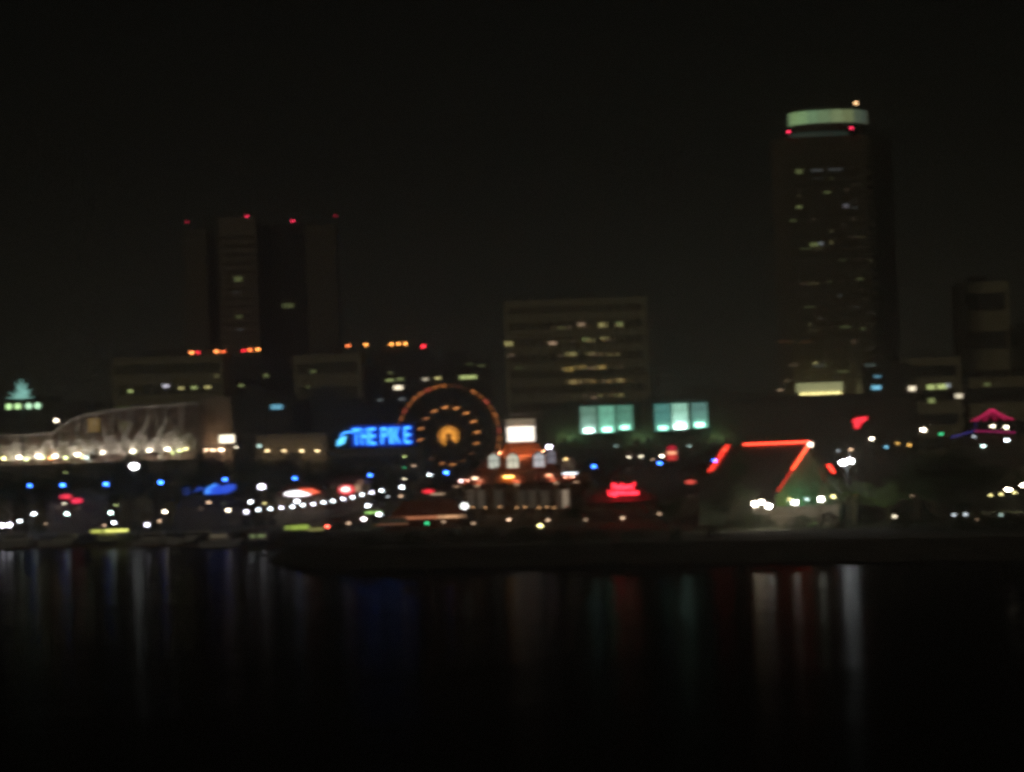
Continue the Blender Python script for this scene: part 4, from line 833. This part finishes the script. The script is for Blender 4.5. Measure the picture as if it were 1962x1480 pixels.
LAMPS = [
 (257, 894, 800, (.95, .98, 1), 8, 'big glaring white floodlight below the lattice hall', 'mast', .95),
 (65, 985, 780, COOL, 2.4, 'white lamp furthest left in the row under the far left blue lamp', 'globe', .32),
 (128, 985, 780, MINT, 2.3, 'mint white lamp just under the lower red oval sign', 'globe', .32),
 (212, 983, 775, MINT, 2.3, 'mint white lamp above the yellow lit boat awning', 'globe', .32),
 (316, 981, 770, CREAM, 2.2, 'cream white lamp under the fourth blue mast lamp', 'globe', .32),
 (218, 1002, 760, COOL, 1.8, 'white lamp just above the yellow lit boat awning', 'globe', .28),
 (200, 1007, 758, TAN, .35, 'faint tan lamp touching the left part of the boat awning', 'globe', .22),
 (282, 1006, 757, VIO, 2.6, 'bright violet white lamp right of the yellow lit boat', 'globe', .34),
 (306, 999, 760, TAN, .8, 'dim tan lamp right of the violet white lamp', 'globe', .25),
 (38, 999, 790, COOL, 1.5, 'small white lamp near the left edge beside the bright pair', 'globe', .28),
 (4, 1007, 785, VIO, 4.2, 'left one of the very bright pair cut by the left edge', 'globe', .42),
 (18, 1006, 785, VIO, 4.0, 'right one of the very bright pair at the left edge', 'globe', .38),
 (123, 965, 795, CREAM, .8, 'cream lamp between the red ovals and the mint lamp below', 'post', .25),
 (222, 968, 795, OLV, .35, 'faint olive lamp above the second mint white lamp', 'post', .25),
 (126, 905, 860, OLV, .30, 'dim olive lamp above the second blue mast lamp', 'post', .3),
 (215, 909, 860, OLV, .22, 'faint olive lamp above the third blue mast lamp', 'post', .25),
 (97, 1028, 788, TAN, .25, 'faint pinkish lamp low on the left quay', 'globe', .22),
 (88, 1004, 790, TAN, .12, 'barely visible lamp between two white lamps on the left quay', 'globe', .22),
 (108, 806, 900, CREAM, 2.0, 'cream mast lamp alone right of the spiky green topper', 'mast', .5),
 (400, 963, 785, TAN, .9, 'tan lamp just below the neon fish', 'post', .28),
 (437, 978, 760, CREAM, 1.9, 'cream white lamp left of the pier string', 'globe', .32),
 (397, 1035, 734, TAN, .28, 'dim tan lamp at the dark quay edge', 'globe', .25),
 (452, 857, 900, CREAM, .9, 'small white lamp under the glaring light box', 'post', .3),
 (497, 855, 900, MINT, .85, 'pale mint lamp before the low tan hall', 'mast', .55),
 (501, 933, 770, VIO, 5.0, 'large violet white lamp left of the overexposed sign', 'mast', .68),
 (480, 962, 780, COOL, 2.0, 'white lamp just above the lowest ramp lamp', 'globe', .3),
 (507, 965, 780, YEL, .45, 'faint yellow lamp right of the white lamp above the ramp', 'globe', .25),
 (569, 961, 770, COOL, 2.8, 'white lamp between the overexposed sign and the ramp string', 'globe', .36),
 (705, 970, 720, COOL, 2.8, 'white lamp above the small green lit awning', 'globe', .36),
 (697, 995, 700, (1, .85, .85), 2.2, 'pinkish white lamp low left of the small green awning', 'globe', .36),
 (726, 986, 700, COOL, 2.6, 'white lamp right under the small green awning', 'globe', .34),
 (775, 875, 900, OLV, .45, 'uppermost of the faint lamps stacked left of the ferris wheel foot', 'post', .3),
 (775, 896, 900, GRN, .16, 'faint green lamp below the upper lamp left of the ferris wheel foot', 'post', .25),
 (793, 893, 900, TAN, .42, 'dim tan lamp at the foot of the ferris wheel', 'post', .28),
 (775, 918, 850, CREAM, .75, 'cream lamp right of the blue mast lamp near the ramp top', 'post', .28),
 (823, 910, 800, COOL, 1.5, 'white lamp immediately left of the blue lamp under the ferris wheel', 'post', .32),
 (770, 934, 770, COOL, 2.3, 'white lamp right of the topmost ramp lamp', 'globe', .32),
 (768, 951, 760, TAN, .42, 'dim orange lamp below the white lamp right of the ramp', 'globe', .28),
 (743, 952, 760, COOL, .2, 'faint grey lamp just below the ramp top', 'globe', .22),
 (460, 1027, 716, CREAM, 1.7, 'left one of three cream lamps at the water edge', 'globe', .28),
 (483, 1026, 714, CREAM, 1.9, 'middle one of three cream lamps at the water edge', 'globe', .28),
 (508, 1025, 712, CREAM, 1.9, 'right one of three cream lamps at the water edge', 'globe', .28),
 (553, 1023, 704, OLV, .5, 'dim lamp under the left end of the striped green canopy', 'globe', .24),
 (627, 1009, 690, (1, .10, .06), 1.6, 'small red harbour light right of the striped green canopy', 'globe', .3),
 (668, 1003, 686, TAN, .50, 'dim tan lamp between the red harbour light and the village shop', 'globe', .3),
 (818, 1003, 640, GRN, .6, 'small green harbour light below the orange lit eave', 'globe', .26),
 (850, 1000, 640, TAN, .22, 'faint tan lamp right of the green harbour light', 'globe', .26),
 (907, 1003, 640, TAN, .25, 'faint lamp below the white lamp at the restaurant corner', 'globe', .26),
 (885, 922, 700, VIO, 2.6, 'white lamp left of the restaurant red roof', 'post', .36),
 (890, 970, 672, (.96, 1, .92), 1.9, 'large soft white lamp at the left corner of the restaurant', 'globe', .7),
 (975, 996, 655, TAN, .85, 'small tan lamp in front of the restaurant terrace', 'globe', .25),
 (1035, 1008, 640, YEL, 1.5, 'brightest yellow lamp in front of the restaurant', 'globe', .3),
 (1050, 997, 645, TAN, .55, 'dim tan lamp behind the yellow one before the restaurant', 'globe', .32),
 (1052, 857, 705, VIO, 4.2, 'bright white mast lamp right of the lighthouse upper roof', 'mast', .48),
 (1122, 996, 620, TAN, .22, 'faint tan lamp left of the lamps below the script sign', 'globe', .3),
 (1193, 993, 615, TAN, .55, 'tan lamp straight below the red script sign', 'globe', .3),
 (1263, 985, 615, TAN, .45, 'dim tan lamp right of the one below the script sign', 'globe', .3),
 (1181, 855, 960, MINT, .2, 'faint lamp below the left teal bay', 'post', .3),
 (1321, 855, 960, MINT, .32, 'faint mint lamp right of the red neon pylon', 'post', .3),
 (1205, 876, 870, CREAM, .95, 'cream lamp first from the left in the row by the red pylon', 'post', .32),
 (1228, 875, 870, CREAM, 1.2, 'cream lamp second from the left in the row by the red pylon', 'post', .32),
 (1252, 881, 870, TAN, .8, 'tan lamp lowest in the row by the red pylon', 'post', .3),
 (1268, 874, 870, CREAM, 1.9, 'brightest cream lamp immediately left of the red pylon', 'post', .34),
 (1419, 931, 640, OLV, .28, 'faint olive lamp inside the dark of the neon gable roof', 'globe', .3),
 (1447, 966, 560, CREAM, 5.5, 'left one of the brightest lamp pair below the neon gable', 'globe', .42),
 (1459, 963, 566, CREAM, 4.0, 'middle lamp overlapping the bright pair below the neon gable', 'globe', .34),
 (1473, 970, 558, (1, .95, .85), 5.0, 'right lower one of the bright lamps below the neon gable', 'globe', .38),
 (1513, 957, 566, YEL, .9, 'small yellow lamp left of the white lamp under the green gable end', 'globe', .26),
 (1523, 963, 560, (1, .95, .85), 3.8, 'white lamp under the green lit gable end', 'globe', .34),
 (1546, 957, 566, MINT, .8, 'small mint lamp right of the white lamp under the gable end', 'globe', .25),
 (1573, 957, 560, (1, .95, .82), 4.4, 'large white lamp under the spreading tree left side', 'globe', .38),
 (1596, 952, 566, YEL, 1.3, 'yellow lamp immediately right of the large white lamp', 'globe', .28),
 (1640, 950, 570, (1, .05, .1), .35, 'dim red lamp behind the spreading tree trunk', 'globe', .22),
 (1622, 885, 560, (.93, .96, 1), 5.5, 'blazing double floodlight above the spreading tree', 'flood', .5),
 (1630, 862, 700, TAN, .8, 'dim tan lamp above the blazing floodlight', 'mast', .3),
 (1606, 864, 700, COOL, .2, 'faint grey lamp left above the blazing floodlight', 'mast', .3),
 (1670, 841, 850, CREAM, 2.3, 'cream mast lamp right of the red arrow sign', 'mast', .42),
 (1769, 824, 850, CREAM, 4.2, 'large cream mast lamp above the big dark tree left part', 'mast', .48),
 (1803, 832, 860, GRN, .7, 'green light right of the large cream mast lamp', 'mast', .35),
 (1698, 857, 850, SKYB, .6, 'sky blue lamp lowest right of the cream mast lamp', 'mast', .36),
 (1720, 850, 850, (1, .55, .12), .6, 'left one of two amber lamps above the big dark tree', 'mast', .36),
 (1742, 853, 850, (1, .55, .12), .9, 'right one of two amber lamps above the big dark tree', 'mast', .38),
 (1884, 855, 850, MINT, 1.3, 'mint lamp above the right shoulder of the big dark tree', 'mast', .38),
 (1929, 844, 850, COOL, 2.2, 'white mast lamp below the magenta canopy', 'mast', .40),
 (1902, 817, 960, CREAM, 1.8, 'left one of two cream lamps inside the magenta canopy outline', 'mast', .42),
 (1928, 819, 960, CREAM, 2.6, 'right one of two cream lamps inside the magenta canopy outline', 'mast', .44),
 (1866, 837, 900, COOL, .4, 'faint grey lamp under the left end of the magenta canopy', 'mast', .32),
 (1714, 990, 520, CREAM, .9, 'cream lamp low beneath the big dark tree left edge', 'globe', .3),
 (1747, 950, 600, TAN, .18, 'faint tan lamp inside the big dark tree', 'globe', .25),
 (1932, 938, 640, CREAM, 4.6, 'brightest cream lamp at the right edge car park', 'post', .44),
 (1960, 930, 640, (1, .9, .6), 3.4, 'cream lamp cut by the right edge of the picture', 'post', .40),
 (1898, 949, 620, YEL, 1.0, 'yellow lamp left of the brightest right edge lamp', 'post', .28),
 (1918, 947, 620, YEL, 1.2, 'left yellow lamp just under the brightest right edge lamp', 'post', .26),
 (1944, 944, 620, YEL, 1.1, 'right yellow lamp just under the brightest right edge lamp', 'post', .26),
 (1828, 987, 540, COOL, .42, 'left one of two dim bluish lamps under the big dark tree', 'globe', .26),
 (1850, 986, 540, COOL, .48, 'right one of two dim bluish lamps under the big dark tree', 'globe', .26),
 (1871, 995, 530, TAN, .3, 'faint tan lamp low right of the two bluish lamps', 'globe', .24),
 (1918, 987, 540, MINT, .25, 'faint mint lamp low near the right edge', 'globe', .24),
]
for L_ in LAMPS:
    B_ = L_[4]*(3.2 if L_[4] > 3 else 2.2 if L_[4] > 1.2 else 1.0)*(2.5 if (1400 < L_[0] < 1660 or L_[0] > 1890) and L_[4] > 3 else 1.0)
    lamp(L_[0], L_[1], L_[2], L_[3], B_, L_[5], L_[6], L_[7])

# ------------------------------------------------------------------ canopies and kiosks
def canopy(label, px, py, d, w, c, L, name='lit_canopy', stripes=True):
    p = P(px, py, d); s = d/F; hw = w*s/2
    t = thing(name, label, 'canopy', (p.x, d, GZ))
    mb = MB(); mb.poly([(p.x-hw, p.z-.3), (p.x+hw, p.z-.3), (p.x+hw*.8, p.z+.9), (p.x-hw*.8, p.z+.9)], d, d+4); part(mb, 'fabric', M_canvas, t)
    if stripes:
        mb = MB(); k = int(w/6)
        for i in range(k):
            x = p.x-hw*.85+2*hw*.85*(i+.5)/k; mb.box(x-.14, d-.12, p.z-.25, x+.14, d-.01, p.z+.75)
        part(mb, 'stripe_lights', glow(c, L), t)
    else:
        mb = MB(); mb.box(p.x-hw, d-.12, p.z-.55, p.x+hw, d+.2, p.z-.31); part(mb, 'valance_light', glow(c, L), t)
    for sx in (-1, 1):
        for yy in (.2, 3.8):
            mb = MB(); mb.tube([(p.x+sx*hw*.9, d+yy, GZ), (p.x+sx*hw*.9, d+yy, p.z-.31)], .08, 5); part(mb, 'post', M_metal, t)
    mb = MB(); mb.box(p.x-hw*.6, d+2, GZ, p.x+hw*.6, d+3.2, GZ+1.1); part(mb, 'counter', M_wood, t)
    return t
canopy('striped green lit canopy at the water edge right of the three cream lamps', 569, 1013, 705, 54, (.55, .75, .12), 1.1)
canopy('low canopy with a dotted yellow light line left of the red harbour light', 605, 1018, 698, 36, (.7, .7, .2), .5)
canopy('small awning lit bright green near the ramp top', 715, 979, 712, 30, (.45, .9, .2), 2.2, stripes=False)
canopy('dim brown kiosk canopy under the shop eave', 752, 1001, 650, 60, (1, .4, .2), .18, stripes=False)

# ------------------------------------------------------------------ boats
def boat(label, px, py, d, L, cabin=True, awn=None, sail=False, hm=M_hull, name='moored_boat', flip=1, cl=None):
    x = XW(px, py, d)
    t = thing(name, label, 'boat', (x, d, 0)); h = .09*L+.7; bw = L*.14
    secs = []
    for k in range(9):
        u_ = k/8; hw = bw*(math.sin(PI*min(1, .18+u_*.9)))**.6 if u_ < .99 else .04
        if u_ > .6: hw = bw*(1-((u_-.6)/.4)**1.8)+.03
        else: hw = bw*(.82+.18*math.sin(u_/.6*PI/2))
        zt_ = h*(.9+.35*u_**2); secs.append((x+flip*(u_-.5)*L, hw, zt_))
    mb = MB(); vs = []
    for (sx, hw, z_) in secs: vs += [(sx, d-hw, z_), (sx, d-hw*.75, -.1), (sx, d, -.5), (sx, d+hw*.75, -.1), (sx, d+hw, z_)]
    fs = [(i*5+j, i*5+j+1, i*5+j+6, i*5+j+5) for i in range(8) for j in range(4)]+[(4, 3, 2, 1, 0), (40, 41, 42, 43, 44)]+[(i*5, i*5+5, i*5+9, i*5+4) for i in range(8)]
    mb.add(vs, fs); part(mb, 'hull', hm, t)
    if cabin:
        mb = MB(); c0 = x-flip*L*.05; mb.poly([(c0-L*.24, h*.95), (c0+L*.26, h*.95), (c0+L*(.26 if flip < 0 else .18), h+1.7), (c0-L*(.18 if flip < 0 else .24), h+1.7)], d-bw*.6, d+bw*.6); o = part(mb, 'cabin', M_white, t)
        mb = MB(); mb.box(c0-L*.2, d-bw*.6-.05, h+.6, c0+L*.16, d-bw*.6-.004, h+1.2); part(mb, 'cabin_window', glow(cl[0], cl[1]) if cl else M_glass, t, sub=o)
    if awn:
        mb = MB(); mb.box(x-L*.42, d-bw*.9, h+2.5, x+L*.42, d+bw*.9, h+2.75); part(mb, 'awning', M_canvas, t)
        for (a_, b_, c_, B_) in awn:
            mb = MB(); mb.box(x+a_*L, d-bw*.9-.15, h+1.9, x+b_*L, d-bw*.9-.01, h+2.6); part(mb, 'valance_light', glow(c_, B_), t)
        for sx in (-.4, -.13, .13, .4):
            mb = MB(); mb.tube([(x+sx*L, d-bw*.8, h*.9), (x+sx*L, d-bw*.8, h+2.5)], .06, 5); part(mb, 'post', M_metal, t)
    if sail:
        mb = MB(); mb.tube([(x+flip*L*.08, d, h), (x+flip*L*.08, d, h+L*1.1)], [.11, .05], 6); part(mb, 'mast', M_metal, t)
        mb = MB(); mb.tube([(x+flip*L*.08, d, h+2.0), (x-flip*L*.38, d, h+1.8)], .09, 6); part(mb, 'boom', M_metal, t)
    return t
boat('tour boat with a long glowing yellow green awning at the left quay', 211, 1020, 752, 9.5, True, [(-.46, -.17, (.80, .85, .16), .9), (-.12, .46, (.86, .88, .2), 1.6)], hm=M_hullb)
boat('white motor cruiser at the left edge under the very bright lamp pair', 40, 1035, 772, 15, cl=None)
boat('grey motor cruiser left of the tour boat', 120, 1030, 762, 12, cl=None, flip=-1)
boat('sailing yacht moored right of the tour boat', 300, 1022, 735, 12, sail=True)
boat('sailing yacht moored beneath the neon fish', 375, 1022, 728, 13, sail=True, flip=-1)
boat('small cabin boat moored left of the three cream lamps', 425, 1022, 706, 10, cl=((1, .8, .5), .08))
boat('low launch moored before the three cream lamps', 500, 1040, 694, 9, hm=M_hullb, cl=((.6, .8, .3), .25))
# floating dock
t = thing('floating_dock', 'long floating dock along the left quay behind the boats', 'dock', (XW(260, 1040, 740), 742, 0))
mb = MB(); a = (XW(-40, 1040, 782), 782); b = (XW(560, 1040, 694), 694)
mb.add([(a[0], a[1]-1.2, .5), (b[0], b[1]-1.2, .5), (b[0], b[1]+1.2, .5), (a[0], a[1]+1.2, .5), (a[0], a[1]-1.2, -.3), (b[0], b[1]-1.2, -.3), (b[0], b[1]+1.2, -.3), (a[0], a[1]+1.2, -.3)], [(0, 1, 2, 3), (0, 4, 5, 1), (2, 6, 7, 3), (1, 5, 6, 2), (0, 3, 7, 4)]); part(mb, 'deck', M_wood, t)
for k in range(14):
    u_ = (k+.5)/14; q = (a[0]+(b[0]-a[0])*u_, a[1]+(b[1]-a[1])*u_+1.5); mb = MB(); mb.tube([(q[0], q[1], -1), (q[0], q[1], 2.4)], .18, 6); part(mb, 'pile', M_wood, t)

# ------------------------------------------------------------------ trees
def leafmesh(name, blobs, nleaf, size, seed, m):
    rs = random.Random(seed); mb = MB()
    for (c, r) in blobs:
        for _ in range(nleaf):
            while True:
                o = Vector((rs.uniform(-1, 1), rs.uniform(-1, 1), rs.uniform(-1, 1)))
                if .25 < o.length < 1: break
            o = o*(r/ o.length)*(o.length**.5)
            p = Vector(c)+Vector((o.x, o.y, o.z*.75)); a = Vector((rs.uniform(-1, 1), rs.uniform(-1, 1), rs.uniform(-.6, .6))).normalized()*size*rs.uniform(.6, 1.3)
            b = a.cross(Vector((rs.uniform(-1, 1), rs.uniform(-1, 1), rs.uniform(-1, 1)))).normalized()*size*rs.uniform(.35, .7)
            mb.add([p-a, p+b, p+a, p-b], [(0, 1, 2, 3)])
    me = bpy.data.meshes.new(name); me.from_pydata(mb.v, [], mb.f); me.materials.append(m); return me
def make_tree_kind(seed, h, spread, m, low=.35):
    rs = random.Random(seed); tr = MB(); tips = []
    th = h*low
    tr.tube([(0, 0, -.3), (rs.uniform(-.2, .2), 0, th*.5), (rs.uniform(-.3, .3), rs.uniform(-.3, .3), th)], [h*.045, h*.034, h*.028], 7)
    base = Vector(tr.v[-1])
    for k in range(9):
        a = 2*PI*k/9+rs.uniform(-.3, .3); el = rs.uniform(.25, 1.3); L = h*(1-low)*rs.uniform(.55, .85)
        e = Vector((math.cos(a)*math.cos(el)*L*spread, math.sin(a)*math.cos(el)*L*spread, th+math.sin(el)*L)); mid = Vector((e.x*.45, e.y*.45, th+(e.z-th)*.6))
        tr.tube([(0, 0, th*.92), mid, e], [h*.02, h*.013, h*.006], 5); tips.append((e, rs.uniform(.11, .19)*h)); tips.append((mid+Vector((rs.uniform(-1, 1), rs.uniform(-1, 1), rs.uniform(0, 1)))*h*.1, rs.uniform(.10, .17)*h))
    for _ in range(7):
        e = rs.choice(tips[:18])[0]; tips.append((e+Vector((rs.uniform(-1, 1), rs.uniform(-1, 1), rs.uniform(-.6, .8)))*h*.13, rs.uniform(.07, .12)*h))
    tm = bpy.data.meshes.new('trunk'); tm.from_pydata(tr.v, [], tr.f); tm.materials.append(M_trunk)
    return tm, leafmesh('crown', tips, 90, h*.022, seed, m)
def make_palm(seed, h):
    rs = random.Random(seed); tr = MB(); tr.tube([(0, 0, -.3), (.1, 0, h*.4), (.25, .1, h*.8), (.3, .1, h)], [.32, .22, .18, .2], 8)
    fr = MB()
    for k in range(30):
        a = rs.uniform(0, 2*PI); el = rs.uniform(-.7, 1.2); L = rs.uniform(1.7, 2.5); pts = []
        for i in range(6):
            u_ = i/5; pts.append(Vector((.3+math.cos(a)*L*u_*math.cos(el*(1-u_*.5)), .1+math.sin(a)*L*u_*math.cos(el*(1-u_*.5)), h+math.sin(el)*L*u_-1.3*u_*u_)))
        sd = Vector((-math.sin(a), math.cos(a), 0))
        for i in range(5):
            for q in (0, .5):
                p = pts[i].lerp(pts[i+1], q); t_ = (pts[i+1]-pts[i]); wd = .55*(1-(i+q)/6)
                for sg in (-1, 1): fr.add([p, p+t_*.25, p+sd*sg*wd+t_*.35+Vector((0, 0, -.22))], [(0, 1, 2)])
    tm = bpy.data.meshes.new('trunk'); tm.from_pydata(tr.v, [], tr.f); tm.materials.append(M_trunk)
    fm = bpy.data.meshes.new('crown'); fm.from_pydata(fr.v, [], fr.f); fm.materials.append(M_palm)
    return tm, fm
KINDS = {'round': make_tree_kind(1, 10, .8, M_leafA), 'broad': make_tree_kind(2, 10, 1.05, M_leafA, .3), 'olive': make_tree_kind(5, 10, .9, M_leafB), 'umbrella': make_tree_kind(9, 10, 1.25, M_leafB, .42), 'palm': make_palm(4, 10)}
def tree(kind, px, ytop, d, label, wide=1.0, group=None):
    p = P(px, ytop, d); h = max(2.0, p.z-GZ); k = h/(10.0 if kind != 'palm' else 11.0)
    nm = 'palm_tree' if kind == 'palm' else 'broadleaf_tree'
    t = bpy.data.objects.new(nm, None); COL.objects.link(t); t.location = (p.x, d, GZ); t['label'] = label; t['category'] = 'palm tree' if kind == 'palm' else 'tree'
    if group: t['group'] = group
    t.rotation_euler.z = random.uniform(0, 6.28); t.scale = (k*wide if kind != 'palm' else 1, k*wide if kind != 'palm' else 1, k)
    for nmx, me in zip(('trunk', 'crown'), KINDS[kind]):
        o = bpy.data.objects.new(nmx, me); COL.objects.link(o); o.parent = t
TREES = [
 ('broad', 214, 853, 850, 'dark tree notching into the lattice hall above the big floodlight', 1.0), ('round', 245, 862, 845, 'smaller dark tree beside the notch tree left of the floodlight', .9),
 ('round', 410, 846, 880, 'dark upright tree left of the glaring light box', .8), ('broad', 300, 876, 850, 'broad dark tree right of the big white floodlight', 1.2), ('round', 30, 892, 850, 'dark tree under the spiky topper mast', 1.2), ('broad', 90, 890, 850, 'dark tree above the second blue mast lamp', 1.2), ('round', 160, 886, 850, 'dark tree under the middle of the lattice hall', 1.2),
 ('broad', 360, 882, 850, 'dark tree above the neon fish left half', 1.1), ('olive', 470, 868, 840, 'dark tree below the glaring light box right side', 1.1), ('round', 535, 856, 850, 'dark tree before the low tan hall', 1.1), ('broad', 590, 868, 840, 'dark tree above the overexposed sign', 1.2), ('round', 650, 872, 840, 'dark tree under the emblem of the blue letters', 1.1), ('broad', 715, 870, 845, 'dark tree under the blue letters', 1.1),
 ('palm', 745, 900, 790, 'palm tree right of the blue mast lamp near the ramp top', 1), ('palm', 905, 880, 780, 'palm tree between ferris wheel foot and red roof', 1), ('palm', 250, 935, 785, 'palm tree below the big white floodlight', 1), ('palm', 352, 930, 785, 'palm tree just left of the neon fish hook', 1), ('palm', 20, 940, 790, 'palm tree at the left edge between blue and white lamps', 1),
 ('round', 1150, 852, 900, 'dark tree under the left teal bay', 1.2), ('broad', 1225, 850, 910, 'dark tree between the two teal bays', 1.2), ('round', 1340, 846, 900, 'dark tree right below the right teal bay', 1.2),
 ('round', 1414, 842, 588, 'dark narrow tree hiding the left end of the neon ridge', .38), ('broad', 1395, 915, 560, 'dark tree in front of the gable hall left corner', 1.2), ('palm', 1345, 890, 650, 'palm tree between the script sign and the gable hall', 1),
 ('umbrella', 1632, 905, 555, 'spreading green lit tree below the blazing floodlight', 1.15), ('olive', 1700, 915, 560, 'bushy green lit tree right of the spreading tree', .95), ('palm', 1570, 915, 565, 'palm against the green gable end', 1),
 ('broad', 1810, 835, 600, 'big black tree with a domed crown at the right', 1.15), ('round', 1755, 868, 590, 'left shoulder tree of the black tree group at the right', 1.1), ('round', 1870, 868, 600, 'right shoulder tree of the black tree group at the right', 1.0), ('broad', 1790, 905, 570, 'low front tree of the black tree group at the right', 1.4),
 ('olive', 1945, 890, 720, 'dark tree behind the right edge car park lamps', 1.1), ('olive', 650, 1000, 640, 'low green tree at the harbour mouth right of the red light', 1.2), ('round', 1285, 950, 570, 'dark round tree right of the script sign', 1.3), ('round', 1100, 962, 600, 'low dark tree right of the restaurant terrace', 1.1),
]
for tr_ in TREES: tree(*tr_)
# shrubs on the peninsula
shm = leafmesh('shrub', [((0, 0, .8), 1.1), ((1.1, .3, .6), .8), ((-1.0, -.2, .6), .9), ((.2, .5, 1.2), .7)], 150, .13, 21, M_leafA)
rs = random.Random(12); k = 0
SH = [(705, 1040), (790, 1045), (870, 1030), (935, 1022), (1005, 1030), (1075, 1040), (1140, 1028), (1215, 1032), (1290, 1030), (1362, 1022), (1408, 1008), (1446, 1003), (1490, 998), (1535, 1004), (1580, 1006), (1628, 1004), (1672, 1002), (1728, 1006), (1780, 1004), (1836, 1008), (1885, 1012), (1940, 1006)]
near = ['below the ramp foot at the harbour mouth', 'below the orange lit eave', 'below the green harbour light', 'left of the restaurant terrace front', 'under the restaurant front', 'under the yellow lamp before the restaurant', 'right of the restaurant front', 'under the red script sign', 'right below the script sign', 'left of the gable hall foot', 'under the first bright lamp below the gable', 'under the bright lamp pair', 'under the green gable end', 'right of the gable end foot', 'under the large white lamp', 'at the spreading tree trunk', 'right of the spreading tree', 'beneath the cream lamp low at the black trees', 'under the black tree group middle', 'under the two bluish lamps', 'right of the bluish lamps', 'at the right edge below the car park lamps']
for (px, py), nr in zip(SH, near):
    dd = (CAMZ-GZ)*F/max(60, (py+8-(900-(px-981)*math.tan(RHO)))); dd = max(505, min(640, dd)); p = P(px, py, dd)
    o = bpy.data.objects.new('shrub', shm); COL.objects.link(o); o.location = (p.x, dd, GZ); kk = rs.uniform(1.0, 1.7); o.scale = (kk*1.3, kk, kk); o.rotation_euler.z = rs.uniform(0, 6)
    o['label'] = 'low dark shrub '+nr; o['category'] = 'shrub'; o['group'] = 'shrubs along the peninsula bank'

# ------------------------------------------------------------------ haze over the water and the town
hz = MB(); hz.box(-700, -60, -1.5, 700, 1700, 190)
hm_ = bpy.data.materials.new('haze'); hm_.use_nodes = True; t_ = hm_.node_tree; t_.nodes.clear()
vo = t_.nodes.new('ShaderNodeVolumePrincipled'); oo = t_.nodes.new('ShaderNodeOutputMaterial'); t_.links.new(vo.outputs[0], oo.inputs['Volume'])
vo.inputs['Density'].default_value = .00055; vo.inputs['Color'].default_value = (.92, .88, .78, 1); vo.inputs['Anisotropy'].default_value = .75
struct(hz, 'haze', hm_, 'stuff')
